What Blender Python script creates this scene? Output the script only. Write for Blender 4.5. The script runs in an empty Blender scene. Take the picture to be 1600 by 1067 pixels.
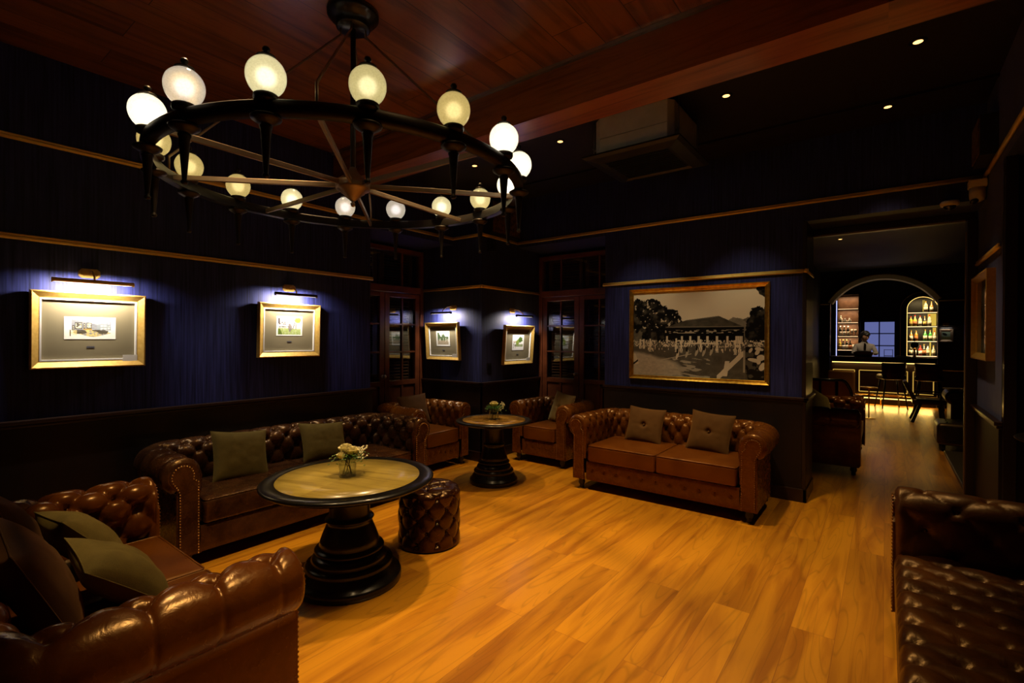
import bpy, math, random
import numpy as np
from mathutils import Vector, Matrix
random.seed(7); rng = np.random.default_rng(7)
PI = math.pi
SC = bpy.context.scene
COL = SC.collection

# ------------------------------------------------------------------ camera, world, light, exposure
def make_camera():
    f, yaw, pi_, ro = 763.915, math.radians(37.407), math.radians(-0.326), math.radians(0.224)
    F = Vector((-math.sin(yaw)*math.cos(pi_), math.cos(yaw)*math.cos(pi_), math.sin(pi_)))
    R = Vector((math.cos(yaw), math.sin(yaw), 0)); U = R.cross(F)
    R2 = R*math.cos(ro)+U*math.sin(ro); U2 = -R*math.sin(ro)+U*math.cos(ro)
    cd = bpy.data.cameras.new('camera'); co = bpy.data.objects.new('camera', cd); COL.objects.link(co)
    m = Matrix((R2, U2, -F)).transposed().to_4x4(); m.translation = Vector((0, 0, 1.55))
    co.matrix_world = m
    cd.sensor_width = 36; cd.lens = 36*f/1600; cd.clip_start = 0.05; cd.clip_end = 100
    SC.camera = co
make_camera()
w = bpy.data.worlds.new('world'); SC.world = w; w.use_nodes = True
w.node_tree.nodes['Background'].inputs[0].default_value = (1.0, .8, .6, 1)
w.node_tree.nodes['Background'].inputs[1].default_value = 0.0015
SC.view_settings.view_transform = 'Standard'; SC.view_settings.look = 'None'
SC.view_settings.exposure = 0.0; SC.view_settings.gamma = 1.0
try:
    SC.view_settings.use_curve_mapping = False
    SC.cycles.max_bounces = 6; SC.cycles.diffuse_bounces = 2; SC.cycles.glossy_bounces = 4
    SC.cycles.transmission_bounces = 6; SC.cycles.transparent_max_bounces = 10
    SC.cycles.caustics_reflective = False; SC.cycles.caustics_refractive = False
    SC.cycles.sample_clamp_indirect = 3.0
    SC.cycles.use_denoising = True
except Exception: pass
WARM = (1.0, .62, .26)

def light(name, kind, loc, energy, color=WARM, target=None, size=.1, size_y=None, spot=None, blend=.5, radius=None, spread=None, parent=None):
    d = bpy.data.lights.new(name, kind); d.energy = energy; d.color = color
    o = bpy.data.objects.new(name, d); COL.objects.link(o); o.location = loc
    if kind == 'AREA':
        d.size = size
        if size_y: d.shape = 'RECTANGLE'; d.size_y = size_y
        if spread: d.spread = spread
    if kind == 'SPOT': d.spot_size = math.radians(spot); d.spot_blend = blend
    if kind in ('SPOT', 'POINT'): d.shadow_soft_size = radius or .03
    if target is not None:
        o.rotation_euler = (Vector(target)-Vector(loc)).to_track_quat('-Z', 'Y').to_euler()
    if parent: o.parent = parent
    return o

# downlights: (x, y, spot energy, cone degrees); the visible four-plus-one over the far half, the rest unseen beams over the near half
DOWN_Z = 3.45
DOWNLIGHTS = [(-3.60, 4.02, 55, 58, 'recessed ceiling downlight behind the chandelier, nearest the pier'),
              (-2.50, 4.02, 85, 66, 'recessed ceiling downlight just left of the hanging air conditioner'),
              (-1.00, 4.04, 85, 70, 'recessed ceiling downlight just right of the hanging air conditioner'),
              (0.15, 4.04, 30, 45, 'recessed ceiling downlight highest at the upper right, over the dark right side'),
              (0.00, 5.02, 26, 60, 'recessed ceiling downlight closest to the wall above the bar opening'),
              (-2.35, 2.35, 100, 62, None), (-1.1, 2.4, 100, 60, None), (-1.15, 1.2, 75, 50, None), (-2.5, 1.0, 84, 66, None),
              (-3.55, 2.1, 34, 52, None)]  # fixtureless beams; the last two added to brighten sofas and cushions

# ------------------------------------------------------------------ materials
def nt(m): return m.node_tree.nodes, m.node_tree.links
def mat(name, col, rough=.5, metal=0., bump=None, coat=0., spec=None, var=None, sheen=0., emit=None, estr=0.):
    """bump=(scale,strength,dist) noise; var=(scale, col2, detail)"""
    m = bpy.data.materials.new(name); m.use_nodes = True; N, L = nt(m); b = N['Principled BSDF']
    b.inputs['Base Color'].default_value = (*col, 1); b.inputs['Roughness'].default_value = rough
    b.inputs['Metallic'].default_value = metal
    if coat: b.inputs['Coat Weight'].default_value = coat; b.inputs['Coat Roughness'].default_value = .12
    if spec is not None: b.inputs['Specular IOR Level'].default_value = spec
    if sheen: b.inputs['Sheen Weight'].default_value = sheen; b.inputs['Sheen Roughness'].default_value = .4
    if emit: b.inputs['Emission Color'].default_value = (*emit, 1); b.inputs['Emission Strength'].default_value = estr
    if bump or var:
        tc = N.new('ShaderNodeTexCoord')
    if var:
        n = N.new('ShaderNodeTexNoise'); n.inputs['Scale'].default_value = var[0]; n.inputs['Detail'].default_value = 5
        r = N.new('ShaderNodeValToRGB'); r.color_ramp.elements[0].color = (*col, 1); r.color_ramp.elements[1].color = (*var[1], 1)
        r.color_ramp.elements[0].position = .38; r.color_ramp.elements[1].position = .65
        L.new(tc.outputs['Object'], n.inputs['Vector']); L.new(n.outputs['Fac'], r.inputs[0]); L.new(r.outputs[0], b.inputs['Base Color'])
    if bump:
        n = N.new('ShaderNodeTexNoise'); n.inputs['Scale'].default_value = bump[0]; n.inputs['Detail'].default_value = 4
        bp = N.new('ShaderNodeBump'); bp.inputs['Strength'].default_value = bump[1]; bp.inputs['Distance'].default_value = bump[2]
        L.new(tc.outputs['Object'], n.inputs['Vector']); L.new(n.outputs['Fac'], bp.inputs['Height']); L.new(bp.outputs[0], b.inputs['Normal'])
    return m

def mat_planks(name, c1, c2, axis_rot, plank_w, plank_l, rough, grain=(1.2, 14), gap=(.02, .008, .002), coat=0, gapsize=.0035, lines=.55):
    m = bpy.data.materials.new(name); m.use_nodes = True; N, L = nt(m); b = N['Principled BSDF']
    tc = N.new('ShaderNodeTexCoord'); mp = N.new('ShaderNodeMapping'); mp.inputs['Rotation'].default_value = axis_rot
    L.new(tc.outputs['Object'], mp.inputs['Vector'])
    br = N.new('ShaderNodeTexBrick'); br.offset = .37; br.inputs['Scale'].default_value = 1
    br.inputs['Brick Width'].default_value = plank_l; br.inputs['Row Height'].default_value = plank_w
    br.inputs['Mortar Size'].default_value = gapsize; br.inputs['Color1'].default_value = (0, 0, 0, 1); br.inputs['Color2'].default_value = (1, 1, 1, 1)
    br.inputs['Mortar'].default_value = (.5, .5, .5, 1); br.inputs['Bias'].default_value = 0
    L.new(mp.outputs[0], br.inputs['Vector'])
    # grain stretched along the plank, shifted per plank
    sc = N.new('ShaderNodeMapping'); sc.inputs['Scale'].default_value = (grain[0], grain[1], grain[1])
    vm = N.new('ShaderNodeVectorMath'); vm.operation = 'MULTIPLY_ADD'; vm.inputs[1].default_value = (9, 9, 9)
    L.new(br.outputs['Color'], vm.inputs[0]); L.new(mp.outputs[0], sc.inputs['Vector']); L.new(sc.outputs[0], vm.inputs[2])
    n = N.new('ShaderNodeTexNoise'); n.inputs['Scale'].default_value = 1; n.inputs['Detail'].default_value = 5; n.inputs['Distortion'].default_value = 1.2
    L.new(vm.outputs[0], n.inputs['Vector'])
    r = N.new('ShaderNodeValToRGB'); e = r.color_ramp.elements; e[0].position = .33; e[0].color = (*c1, 1); e[1].position = .56; e[1].color = (*c2, 1)
    L.new(n.outputs['Fac'], r.inputs[0])
    # cathedral-grain dark lines
    n2 = N.new('ShaderNodeTexNoise'); n2.inputs['Scale'].default_value = .8; n2.inputs['Detail'].default_value = 1; n2.inputs['Distortion'].default_value = .5
    L.new(vm.outputs[0], n2.inputs['Vector'])
    mu = N.new('ShaderNodeMath'); mu.operation = 'MULTIPLY'; mu.inputs[1].default_value = 22; L.new(n2.outputs['Fac'], mu.inputs[0])
    fr = N.new('ShaderNodeMath'); fr.operation = 'PINGPONG'; fr.inputs[1].default_value = 1; L.new(mu.outputs[0], fr.inputs[0])
    r2 = N.new('ShaderNodeValToRGB'); e = r2.color_ramp.elements; e[0].position = 0; e[0].color = (1-lines, 1-lines, 1-lines, 1); e[1].position = .22; e[1].color = (1, 1, 1, 1)
    L.new(fr.outputs[0], r2.inputs[0])
    m1 = N.new('ShaderNodeMixRGB'); m1.blend_type = 'MULTIPLY'; m1.inputs[0].default_value = .6; L.new(r.outputs[0], m1.inputs[1]); L.new(r2.outputs[0], m1.inputs[2])
    # per-plank tone
    r3 = N.new('ShaderNodeValToRGB'); e = r3.color_ramp.elements; e[0].color = (.68, .62, .55, 1); e[1].color = (1.08, 1.05, 1, 1)
    L.new(br.outputs['Color'], r3.inputs[0])
    m2 = N.new('ShaderNodeMixRGB'); m2.blend_type = 'MULTIPLY'; m2.inputs[0].default_value = .8; L.new(m1.outputs[0], m2.inputs[1]); L.new(r3.outputs[0], m2.inputs[2])
    m3 = N.new('ShaderNodeMixRGB'); m3.inputs[2].default_value = (*gap, 1); L.new(br.outputs['Fac'], m3.inputs[0]); L.new(m2.outputs[0], m3.inputs[1])
    L.new(m3.outputs[0], b.inputs['Base Color'])
    b.inputs['Roughness'].default_value = rough
    if coat: b.inputs['Coat Weight'].default_value = coat; b.inputs['Coat Roughness'].default_value = .15
    bp = N.new('ShaderNodeBump'); bp.inputs['Strength'].default_value = .15; bp.inputs['Distance'].default_value = .002; bp.invert = True
    L.new(br.outputs['Fac'], bp.inputs['Height']); L.new(bp.outputs[0], b.inputs['Normal'])
    return m

def mat_wallpaper():
    m = bpy.data.materials.new('navy_wallpaper'); m.use_nodes = True; N, L = nt(m); b = N['Principled BSDF']
    tc = N.new('ShaderNodeTexCoord'); mp = N.new('ShaderNodeMapping'); mp.inputs['Scale'].default_value = (70, 70, 2.2)
    n = N.new('ShaderNodeTexNoise'); n.inputs['Scale'].default_value = 1; n.inputs['Detail'].default_value = 4
    L.new(tc.outputs['Object'], mp.inputs[0]); L.new(mp.outputs[0], n.inputs['Vector'])
    r = N.new('ShaderNodeValToRGB'); e = r.color_ramp.elements
    e[0].position = .3; e[0].color = (.006, .0075, .040, 1); e[1].position = .75; e[1].color = (.034, .042, .20, 1)
    L.new(n.outputs['Fac'], r.inputs[0]); L.new(r.outputs[0], b.inputs['Base Color'])
    b.inputs['Roughness'].default_value = .55; b.inputs['Specular IOR Level'].default_value = .25
    b.inputs['Sheen Weight'].default_value = .15; b.inputs['Sheen Tint'].default_value = (.5, .55, 1, 1)
    bp = N.new('ShaderNodeBump'); bp.inputs['Strength'].default_value = .35; bp.inputs['Distance'].default_value = .002
    L.new(n.outputs['Fac'], bp.inputs['Height']); L.new(bp.outputs[0], b.inputs['Normal'])
    return m

def mat_leather(name, c1, c2, rough=.3, wrinkle=.35, sc=9):
    m = bpy.data.materials.new(name); m.use_nodes = True; N, L = nt(m); b = N['Principled BSDF']
    tc = N.new('ShaderNodeTexCoord')
    n = N.new('ShaderNodeTexNoise'); n.inputs['Scale'].default_value = sc; n.inputs['Detail'].default_value = 6; n.inputs['Distortion'].default_value = .6
    L.new(tc.outputs['Object'], n.inputs['Vector'])
    r = N.new('ShaderNodeValToRGB'); e = r.color_ramp.elements; e[0].position = .35; e[0].color = (*c1, 1); e[1].position = .68; e[1].color = (*c2, 1)
    L.new(n.outputs['Fac'], r.inputs[0]); L.new(r.outputs[0], b.inputs['Base Color'])
    v = N.new('ShaderNodeTexVoronoi'); v.feature = 'DISTANCE_TO_EDGE'; v.inputs['Scale'].default_value = 230
    L.new(tc.outputs['Object'], v.inputs['Vector'])
    n2 = N.new('ShaderNodeTexNoise'); n2.inputs['Scale'].default_value = 24; n2.inputs['Detail'].default_value = 6; n2.inputs['Distortion'].default_value = 1.5
    L.new(tc.outputs['Object'], n2.inputs['Vector'])
    b1 = N.new('ShaderNodeBump'); b1.inputs['Strength'].default_value = .12; b1.inputs['Distance'].default_value = .0008
    L.new(v.outputs[0], b1.inputs['Height'])
    b2 = N.new('ShaderNodeBump'); b2.inputs['Strength'].default_value = wrinkle; b2.inputs['Distance'].default_value = .004
    L.new(n2.outputs['Fac'], b2.inputs['Height']); L.new(b1.outputs[0], b2.inputs['Normal']); L.new(b2.outputs[0], b.inputs['Normal'])
    rr = N.new('ShaderNodeMapRange'); rr.inputs['To Min'].default_value = rough-.07; rr.inputs['To Max'].default_value = rough+.12
    L.new(n2.outputs['Fac'], rr.inputs['Value']); L.new(rr.outputs[0], b.inputs['Roughness'])
    b.inputs['Specular IOR Level'].default_value = .6; b.inputs['Specular Tint'].default_value = (1, .66, .30, 1)
    return m

def mat_fabric(name, c1, c2, scale=180, velvet=False):
    m = bpy.data.materials.new(name); m.use_nodes = True; N, L = nt(m); b = N['Principled BSDF']
    tc = N.new('ShaderNodeTexCoord')
    n = N.new('ShaderNodeTexNoise'); n.inputs['Scale'].default_value = scale*1.6; n.inputs['Detail'].default_value = 3
    wv = N.new('ShaderNodeTexNoise'); wv.inputs['Scale'].default_value = 14; wv.inputs['Detail'].default_value = 4
    L.new(tc.outputs['Object'], n.inputs['Vector']); L.new(tc.outputs['Object'], wv.inputs['Vector'])
    mx = N.new('ShaderNodeMixRGB'); mx.inputs[0].default_value = .5; L.new(n.outputs['Fac'], mx.inputs[1]); L.new(wv.outputs[0], mx.inputs[2])
    r = N.new('ShaderNodeValToRGB'); e = r.color_ramp.elements; e[0].position = .3; e[0].color = (*c1, 1); e[1].position = .7; e[1].color = (*c2, 1)
    L.new(mx.outputs[0], r.inputs[0]); L.new(r.outputs[0], b.inputs['Base Color'])
    b.inputs['Roughness'].default_value = .85; b.inputs['Specular IOR Level'].default_value = .2
    b.inputs['Sheen Weight'].default_value = .6 if velvet else .2
    b.inputs['Sheen Tint'].default_value = (*[min(1, c*4) for c in c2], 1)
    bp = N.new('ShaderNodeBump'); bp.inputs['Strength'].default_value = .1 if velvet else .5; bp.inputs['Distance'].default_value = .002
    L.new(mx.outputs[0], bp.inputs['Height']); L.new(bp.outputs[0], b.inputs['Normal'])
    return m

def mat_emit(name, col, s):
    m = bpy.data.materials.new(name); m.use_nodes = True; N, L = nt(m); N.clear()
    e = N.new('ShaderNodeEmission'); e.inputs[0].default_value = (*col, 1); e.inputs[1].default_value = s
    o = N.new('ShaderNodeOutputMaterial'); L.new(e.outputs[0], o.inputs[0]); return m

def mat_glasspane(name, tint=(1, 1, 1), f0=.04, rough=.01):
    m = bpy.data.materials.new(name); m.use_nodes = True; N, L = nt(m); N.clear()
    t = N.new('ShaderNodeBsdfTransparent'); t.inputs[0].default_value = (*tint, 1)
    g = N.new('ShaderNodeBsdfGlossy'); g.inputs['Roughness'].default_value = rough
    f = N.new('ShaderNodeLayerWeight'); f.inputs[0].default_value = .5
    p = N.new('ShaderNodeMath'); p.operation = 'POWER'; p.inputs[1].default_value = 4.5
    a = N.new('ShaderNodeMath'); a.operation = 'MULTIPLY_ADD'; a.inputs[1].default_value = 1-f0; a.inputs[2].default_value = f0
    x = N.new('ShaderNodeMixShader'); o = N.new('ShaderNodeOutputMaterial')
    L.new(f.outputs['Facing'], p.inputs[0]); L.new(p.outputs[0], a.inputs[0]); L.new(a.outputs[0], x.inputs[0])
    L.new(t.outputs[0], x.inputs[1]); L.new(g.outputs[0], x.inputs[2]); L.new(x.outputs[0], o.inputs[0])
    return m

def mat_globe():
    m = bpy.data.materials.new('frosted_globe_glass'); m.use_nodes = True; N, L = nt(m); N.clear()
    tc = N.new('ShaderNodeTexCoord'); n = N.new('ShaderNodeTexNoise'); n.inputs['Scale'].default_value = 140; n.inputs['Detail'].default_value = 2
    L.new(tc.outputs['Object'], n.inputs['Vector'])
    r = N.new('ShaderNodeValToRGB'); e = r.color_ramp.elements; e[0].position = .3; e[0].color = (.54, .49, .33, 1); e[1].position = .7; e[1].color = (.66, .61, .44, 1)
    L.new(n.outputs['Fac'], r.inputs[0])
    t = N.new('ShaderNodeBsdfTranslucent'); L.new(r.outputs[0], t.inputs[0])
    g = N.new('ShaderNodeBsdfGlossy'); g.inputs['Roughness'].default_value = .08
    f = N.new('ShaderNodeFresnel'); f.inputs[0].default_value = 1.45
    x = N.new('ShaderNodeMixShader'); o = N.new('ShaderNodeOutputMaterial')
    tr = N.new('ShaderNodeBsdfRefraction'); tr.inputs['Roughness'].default_value = .8; tr.inputs['IOR'].default_value = 1.22; y = N.new('ShaderNodeMixShader'); y.inputs[0].default_value = .10
    L.new(t.outputs[0], y.inputs[1]); L.new(tr.outputs[0], y.inputs[2])
    tp = N.new('ShaderNodeBsdfTransparent'); y2 = N.new('ShaderNodeMixShader'); y2.inputs[0].default_value = .10; L.new(y.outputs[0], y2.inputs[1]); L.new(tp.outputs[0], y2.inputs[2])
    L.new(f.outputs[0], x.inputs[0]); L.new(y2.outputs[0], x.inputs[1]); L.new(g.outputs[0], x.inputs[2]); L.new(x.outputs[0], o.inputs[0])
    return m

def mat_vcol(name, rough=.6, coat=0):
    m = bpy.data.materials.new(name); m.use_nodes = True; N, L = nt(m); b = N['Principled BSDF']
    b.inputs['Specular IOR Level'].default_value = .15; a = N.new('ShaderNodeVertexColor'); a.layer_name = 'Col'; L.new(a.outputs[0], b.inputs['Base Color'])
    b.inputs['Roughness'].default_value = rough
    if coat: b.inputs['Coat Weight'].default_value = coat; b.inputs['Coat Roughness'].default_value = .05
    return m

MT = {}
MT['wall'] = mat_wallpaper()
MT['floor'] = mat_planks('teak_floor', (.41, .152, .007), (.64, .285, .014), (0, 0, PI/2), .20, 2.2, .36, grain=(.8, 8), gap=(.30, .10, .014), coat=.2, gapsize=.0012, lines=.38)
MT['ceil'] = mat_planks('mahogany_ceiling', (.12, .040, .010), (.30, .105, .026), (0, 0, PI/2), .24, 2.6, .30, grain=(.7, 8), gap=(.01, .003, .001), coat=.4, gapsize=.0025, lines=.3)
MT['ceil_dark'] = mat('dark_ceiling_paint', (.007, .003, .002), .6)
MT['beam'] = mat_planks('mahogany_beam', (.22, .068, .015), (.46, .155, .034), (0, 0, 0), 2.0, 30, .32, grain=(.8, 12), gap=(.01, .003, .001), coat=.3, gapsize=.0, lines=.3)
MT['dado'] = mat_planks('dark_wainscot', (.003, .0014, .0008), (.008, .003, .0015), (0, PI/2, 0), .10, 30, .45, grain=(.8, 12), gap=(.002, .001, .001), gapsize=.003, lines=.3)
MT['dado_cap'] = mat('dark_wood_trim', (.022, .009, .005), .3, bump=(60, .1, .002))
MT['gold_rail'] = mat('gilded_rail', (1.0, .76, .20), .45, .3, var=(30, (1.0, .68, .15)))
MT['gold_frame'] = mat('gilded_frame', (.80, .52, .13), .42, .55, var=(40, (.70, .42, .09)))
MT['gold_big'] = mat('antique_gold_frame', (.72, .42, .05), .3, .85, var=(25, (.50, .26, .03)))
MT['slip'] = mat('white_slip', (.85, .82, .74), .5)
MT['mat_olive'] = mat('olive_mount_board', (.20, .165, .085), .8, bump=(300, .1, .001))
MT['plaque'] = mat('engraved_plaque', (.12, .12, .14), .4, .5)
MT['card'] = mat('label_card', (.75, .72, .62), .6)
MT['art'] = mat_vcol('artwork_print', .6)
MT['bigart'] = mat_vcol('monochrome_photo_print', .45)
MT['brass'] = mat('polished_brass', (.90, .56, .13), .28, .7)
MT['brass_dark'] = mat('antique_brass_tube', (.12, .075, .03), .3, .9)
MT['iron'] = mat('black_iron', (.035, .028, .022), .42, .8, bump=(90, .2, .002))
MT['bronze'] = mat('bronze_rod', (.30, .21, .13), .42, .7)
MT['globe'] = mat_globe()
MT['leather'] = mat_leather('tan_brown_leather', (.084, .0235, .003), (.136, .044, .005), .24, .2)
MT['leather_long'] = mat_leather('antique_brown_leather', (.030, .011, .005), (.085, .034, .012), .24, .5, 7)
MT['leather_near'] = mat_leather('chestnut_leather', (.080, .0205, .0025), (.128, .037, .004), .22, .3)
MT['leather_seat'] = mat_leather('smooth_seat_leather', (.110, .0305, .003), (.156, .048, .005), .29, .08, 4)
MT['leather_dark'] = mat_leather('worn_dark_leather', (.030, .009, .0018), (.080, .025, .004), .34, .4, 6)
MT['leather_ott'] = mat_leather('oxblood_leather', (.013, .0038, .0018), (.032, .009, .0035), .22, .35, 7)
MT['leather_black'] = mat_leather('black_leather', (.012, .009, .008), (.03, .02, .015), .3, .3)
MT['nail'] = mat('brass_nail', (.55, .30, .09), .3, .8)
MT['nail_dark'] = mat('antiqued_nail', (.24, .10, .025), .3, .6)
MT['blackwood'] = mat('ebonised_wood', (.005, .004, .0035), .30, coat=.15, spec=.35)
MT['inlay'] = mat_planks('light_oak_inlay', (.34, .25, .050), (.50, .385, .085), (0, 0, 0), 3, 30, .28, grain=(1.5, 22), gap=(.3, .15, .03), gapsize=0, coat=.35, lines=.25)
MT['burl'] = mat('burl_inlay', (.42, .23, .045), .25, coat=.4, var=(9, (.14, .07, .015)))
MT['olive'] = mat_fabric('olive_linen', (.105, .078, .020), (.185, .140, .038))
MT['olive_dark'] = mat_fabric('brown_velvet', (.055, .026, .009), (.085, .040, .014), velvet=True)
MT['tan_velvet'] = mat_fabric('tan_velvet', (.30, .20, .075), (.40, .27, .11), velvet=True)
MT['rust_velvet'] = mat_fabric('tobacco_velvet', (.070, .032, .007), (.100, .047, .011), velvet=True)
MT['doorwood'] = mat('mahogany_door', (.10, .026, .009), .3, coat=.3, var=(7, (.16, .045, .015)))
MT['slat'] = mat('louvre_slat', (.16, .075, .035), .4)
MT['pane'] = mat_glasspane('door_glass', (.85, .87, .85), .13, .012)
MT['steel'] = mat('brushed_steel', (.5, .48, .44), .3, 1)
MT['acbox'] = mat('galvanised_sheet', (.78, .76, .74), .6, 0, var=(8, (.68, .66, .64)))
MT['acpanel'] = mat('dark_bronze_panel', (.014, .013, .008), .4, .2)
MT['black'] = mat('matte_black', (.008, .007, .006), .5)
MT['whiteplastic'] = mat('white_plastic', (.62, .56, .50), .4)
MT['darkglass'] = mat('dark_lens', (.01, .01, .01), .05)
MT['mottled'] = mat('mottled_brown_panel', (.20, .10, .035), .55, var=(26, (.03, .014, .006)))
MT['glass'] = mat_glasspane('clear_glass', (.95, .97, .95), .05, .01)
MT['leaf'] = mat('green_leaf', (.035, .13, .02), .5)
MT['leaf2'] = mat('yellow_green_leaf', (.13, .22, .03), .5)
MT['petal'] = mat('cream_petal', (.95, .86, .50), .6)
MT['whiteflower'] = mat('white_petal', (.9, .85, .6), .6)
MT['stem'] = mat('stem', (.08, .07, .03), .6)
MT['barwood'] = mat('bar_wood', (.012, .005, .0025), .4, coat=.1)
MT['shelfwood'] = mat('walnut_back', (.22, .11, .055), .5, var=(10, (.15, .07, .035)))
MT['skin'] = mat('skin', (.55, .30, .18), .5)
MT['hair'] = mat('black_hair', (.01, .008, .007), .5)
MT['shirt'] = mat('white_shirt', (.48, .42, .36), .8)
MT['wicker'] = mat('wicker', (.38, .19, .06), .6, bump=(80, .8, .01))
MT['cane'] = mat('cane_panel', (.50, .25, .08), .6, bump=(160, .6, .003))
MT['cream'] = mat('cream_arch_trim', (.5, .42, .26), .5)
MT['led'] = mat_emit('warm_led_strip', (1, .60, .15), 2.6)
MT['led2'] = mat_emit('warm_white_led', (1, .66, .32), 2.2)
MT['downlamp'] = mat_emit('downlight_lamp', (1, .50, .14), 3.5)
MT['bluewin'] = mat_emit('lit_blue_window', (.17, .20, .50), .65)
MT['amberpanel'] = mat_emit('amber_backlight', (.75, .50, .07), .9)
MT['stone'] = mat('dark_stone', (.03, .022, .012), .4)
MT['paper'] = mat('newsprint', (.5, .45, .38), .8)

# ------------------------------------------------------------------ mesh helpers
class MB:
    def __init__(s): s.v = []; s.f = []; s.m = []; s.sm = []
    def add(s, vs, fs, mi=0, smooth=True):
        o = len(s.v); s.v.extend([tuple(float(c) for c in p) for p in vs]); s.f.extend([tuple(i+o for i in f) for f in fs])
        s.m.extend([mi]*len(fs)); s.sm.extend([smooth]*len(fs)); return s
    def box(s, x0, x1, y0, y1, z0, z1, mi=0):
        v = [(x, y, z) for z in (z0, z1) for y in (y0, y1) for x in (x0, x1)]
        return s.add(v, [(0, 2, 3, 1), (4, 5, 7, 6), (0, 1, 5, 4), (2, 6, 7, 3), (0, 4, 6, 2), (1, 3, 7, 5)], mi, False)
    def obox(s, c, size, rot, mi=0):
        R = rot.to_matrix() if hasattr(rot, 'to_matrix') else rot
        v = [Vector(c)+R @ Vector((sx*size[0]/2, sy*size[1]/2, sz*size[2]/2)) for sz in (-1, 1) for sy in (-1, 1) for sx in (-1, 1)]
        return s.add(v, [(0, 2, 3, 1), (4, 5, 7, 6), (0, 1, 5, 4), (2, 6, 7, 3), (0, 4, 6, 2), (1, 3, 7, 5)], mi, False)
    def beam(s, p, q, a, b, mi=0, up=(0, 0, 1)):
        p, q = Vector(p), Vector(q); d = (q-p); l = d.length; d.normalize(); u = Vector(up)
        sx = d.cross(u)
        if sx.length < 1e-4: sx = Vector((1, 0, 0))
        sx.normalize(); u = sx.cross(d)
        R = Matrix((sx, d, u)).transposed()
        return s.obox((p+q)/2, (a, l, b), R, mi)
    def tube(s, path, r, n=10, mi=0, caps=True, closed=False):
        P = [Vector(p) for p in path]; rs = r if isinstance(r, (list, tuple)) else [r]*len(P)
        vs = []; up = None
        for i, p in enumerate(P):
            if closed: d = P[(i+1) % len(P)]-P[i-1]
            else: d = P[min(i+1, len(P)-1)]-P[max(i-1, 0)]
            d.normalize()
            if up is None: up = Vector((0, 0, 1)) if abs(d.z) < .9 else Vector((1, 0, 0))
            a = d.cross(up); a.normalize(); b = a.cross(d); up = b
            for k in range(n):
                t = 2*PI*k/n; vs.append(p+(a*math.cos(t)+b*math.sin(t))*rs[i])
        fs = []; m = len(P)
        for i in range(m if closed else m-1):
            for k in range(n):
                k2 = (k+1) % n; i2 = (i+1) % m; fs.append((i*n+k, i*n+k2, i2*n+k2, i2*n+k))
        if caps and not closed: fs.append(tuple(range(n))[::-1]); fs.append(tuple((m-1)*n+k for k in range(n)))
        return s.add(vs, fs, mi)
    def lathe(s, prof, c=(0, 0, 0), n=32, mi=0, axis=None):
        vs = []; fs = []
        for r, z in prof:
            for k in range(n):
                t = 2*PI*k/n; p = Vector((r*math.cos(t), r*math.sin(t), z))
                if axis is not None: p = axis @ p
                vs.append(Vector(c)+p)
        for i in range(len(prof)-1):
            for k in range(n): k2 = (k+1) % n; fs.append((i*n+k, i*n+k2, (i+1)*n+k2, (i+1)*n+k))
        if prof[0][0] > 1e-5: fs.append(tuple(range(n))[::-1])
        if prof[-1][0] > 1e-5: fs.append(tuple((len(prof)-1)*n+k for k in range(n)))
        return s.add(vs, fs, mi)
    def ball(s, c, r, n=12, m=8, mi=0, sc=(1, 1, 1)):
        vs = []; fs = []
        for i in range(m+1):
            t = PI*i/m
            for k in range(n):
                p = 2*PI*k/n; vs.append((c[0]+r*sc[0]*math.sin(t)*math.cos(p), c[1]+r*sc[1]*math.sin(t)*math.sin(p), c[2]+r*sc[2]*math.cos(t)))
        for i in range(m):
            for k in range(n): fs.append((i*n+k, (i+1)*n+k, (i+1)*n+(k+1) % n, i*n+(k+1) % n))
        return s.add(vs, fs, mi)
    def grid(s, P, mi=0, wrapu=False, flip=False, smooth=True):
        """P: array (nu,nv,3)"""
        nu, nv = P.shape[:2]; fs = []
        for i in range(nu if wrapu else nu-1):
            i2 = (i+1) % nu
            for j in range(nv-1):
                q = (i*nv+j, i2*nv+j, i2*nv+j+1, i*nv+j+1); fs.append(q[::-1] if flip else q)
        return s.add(P.reshape(-1, 3), fs, mi, smooth)
    def rbox(s, c, size, r=.03, crown=0, n=14, mi=0, rot=None):
        """rounded cushion box, crowned top"""
        hx, hy, hz = size[0]/2, size[1]/2, size[2]/2; r = min(r, hz*.98)
        def pt(u, v, w):
            p = np.array([u*hx, v*hy, w*hz]); q = np.clip(p, [-hx+r, -hy+r, -hz+r], [hx-r, hy-r, hz-r]); d = p-q; l = np.linalg.norm(d)
            if l > 1e-9: p = q+d/l*r
            k = max(0, 1-u*u)*max(0, 1-v*v)
            if w > 0: p[2] += crown*k**.6*w
            p[:2] *= 1+.0*w
            if rot is not None: p = np.array(rot @ Vector(p))
            return p+np.array(c)
        def sp(n, h):
            e = r/h; a = [-1, -1+e*.3, -1+e*.65, -1+e]; b = list(np.linspace(-1+e, 1-e, n))[1:-1]; return np.array(a+b+[-x for x in a[::-1]])
        su, sv, sw = sp(n, hx), sp(n, hy), sp(4, hz)
        if hz-r < 1e-3: sw = np.linspace(-1, 1, 9)
        G = lambda A, B, f: np.array([[f(a, b) for b in B] for a in A])
        s.grid(G(su, sv, lambda a, b: pt(a, b, 1)), mi); s.grid(G(su, sv, lambda a, b: pt(a, b, -1)), mi, flip=True)
        s.grid(G(su, sw, lambda a, b: pt(a, -1, b)), mi); s.grid(G(su, sw, lambda a, b: pt(a, 1, b)), mi, flip=True)
        s.grid(G(sv, sw, lambda a, b: pt(-1, a, b)), mi, flip=True); s.grid(G(sv, sw, lambda a, b: pt(1, a, b)), mi)
        return s
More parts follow.
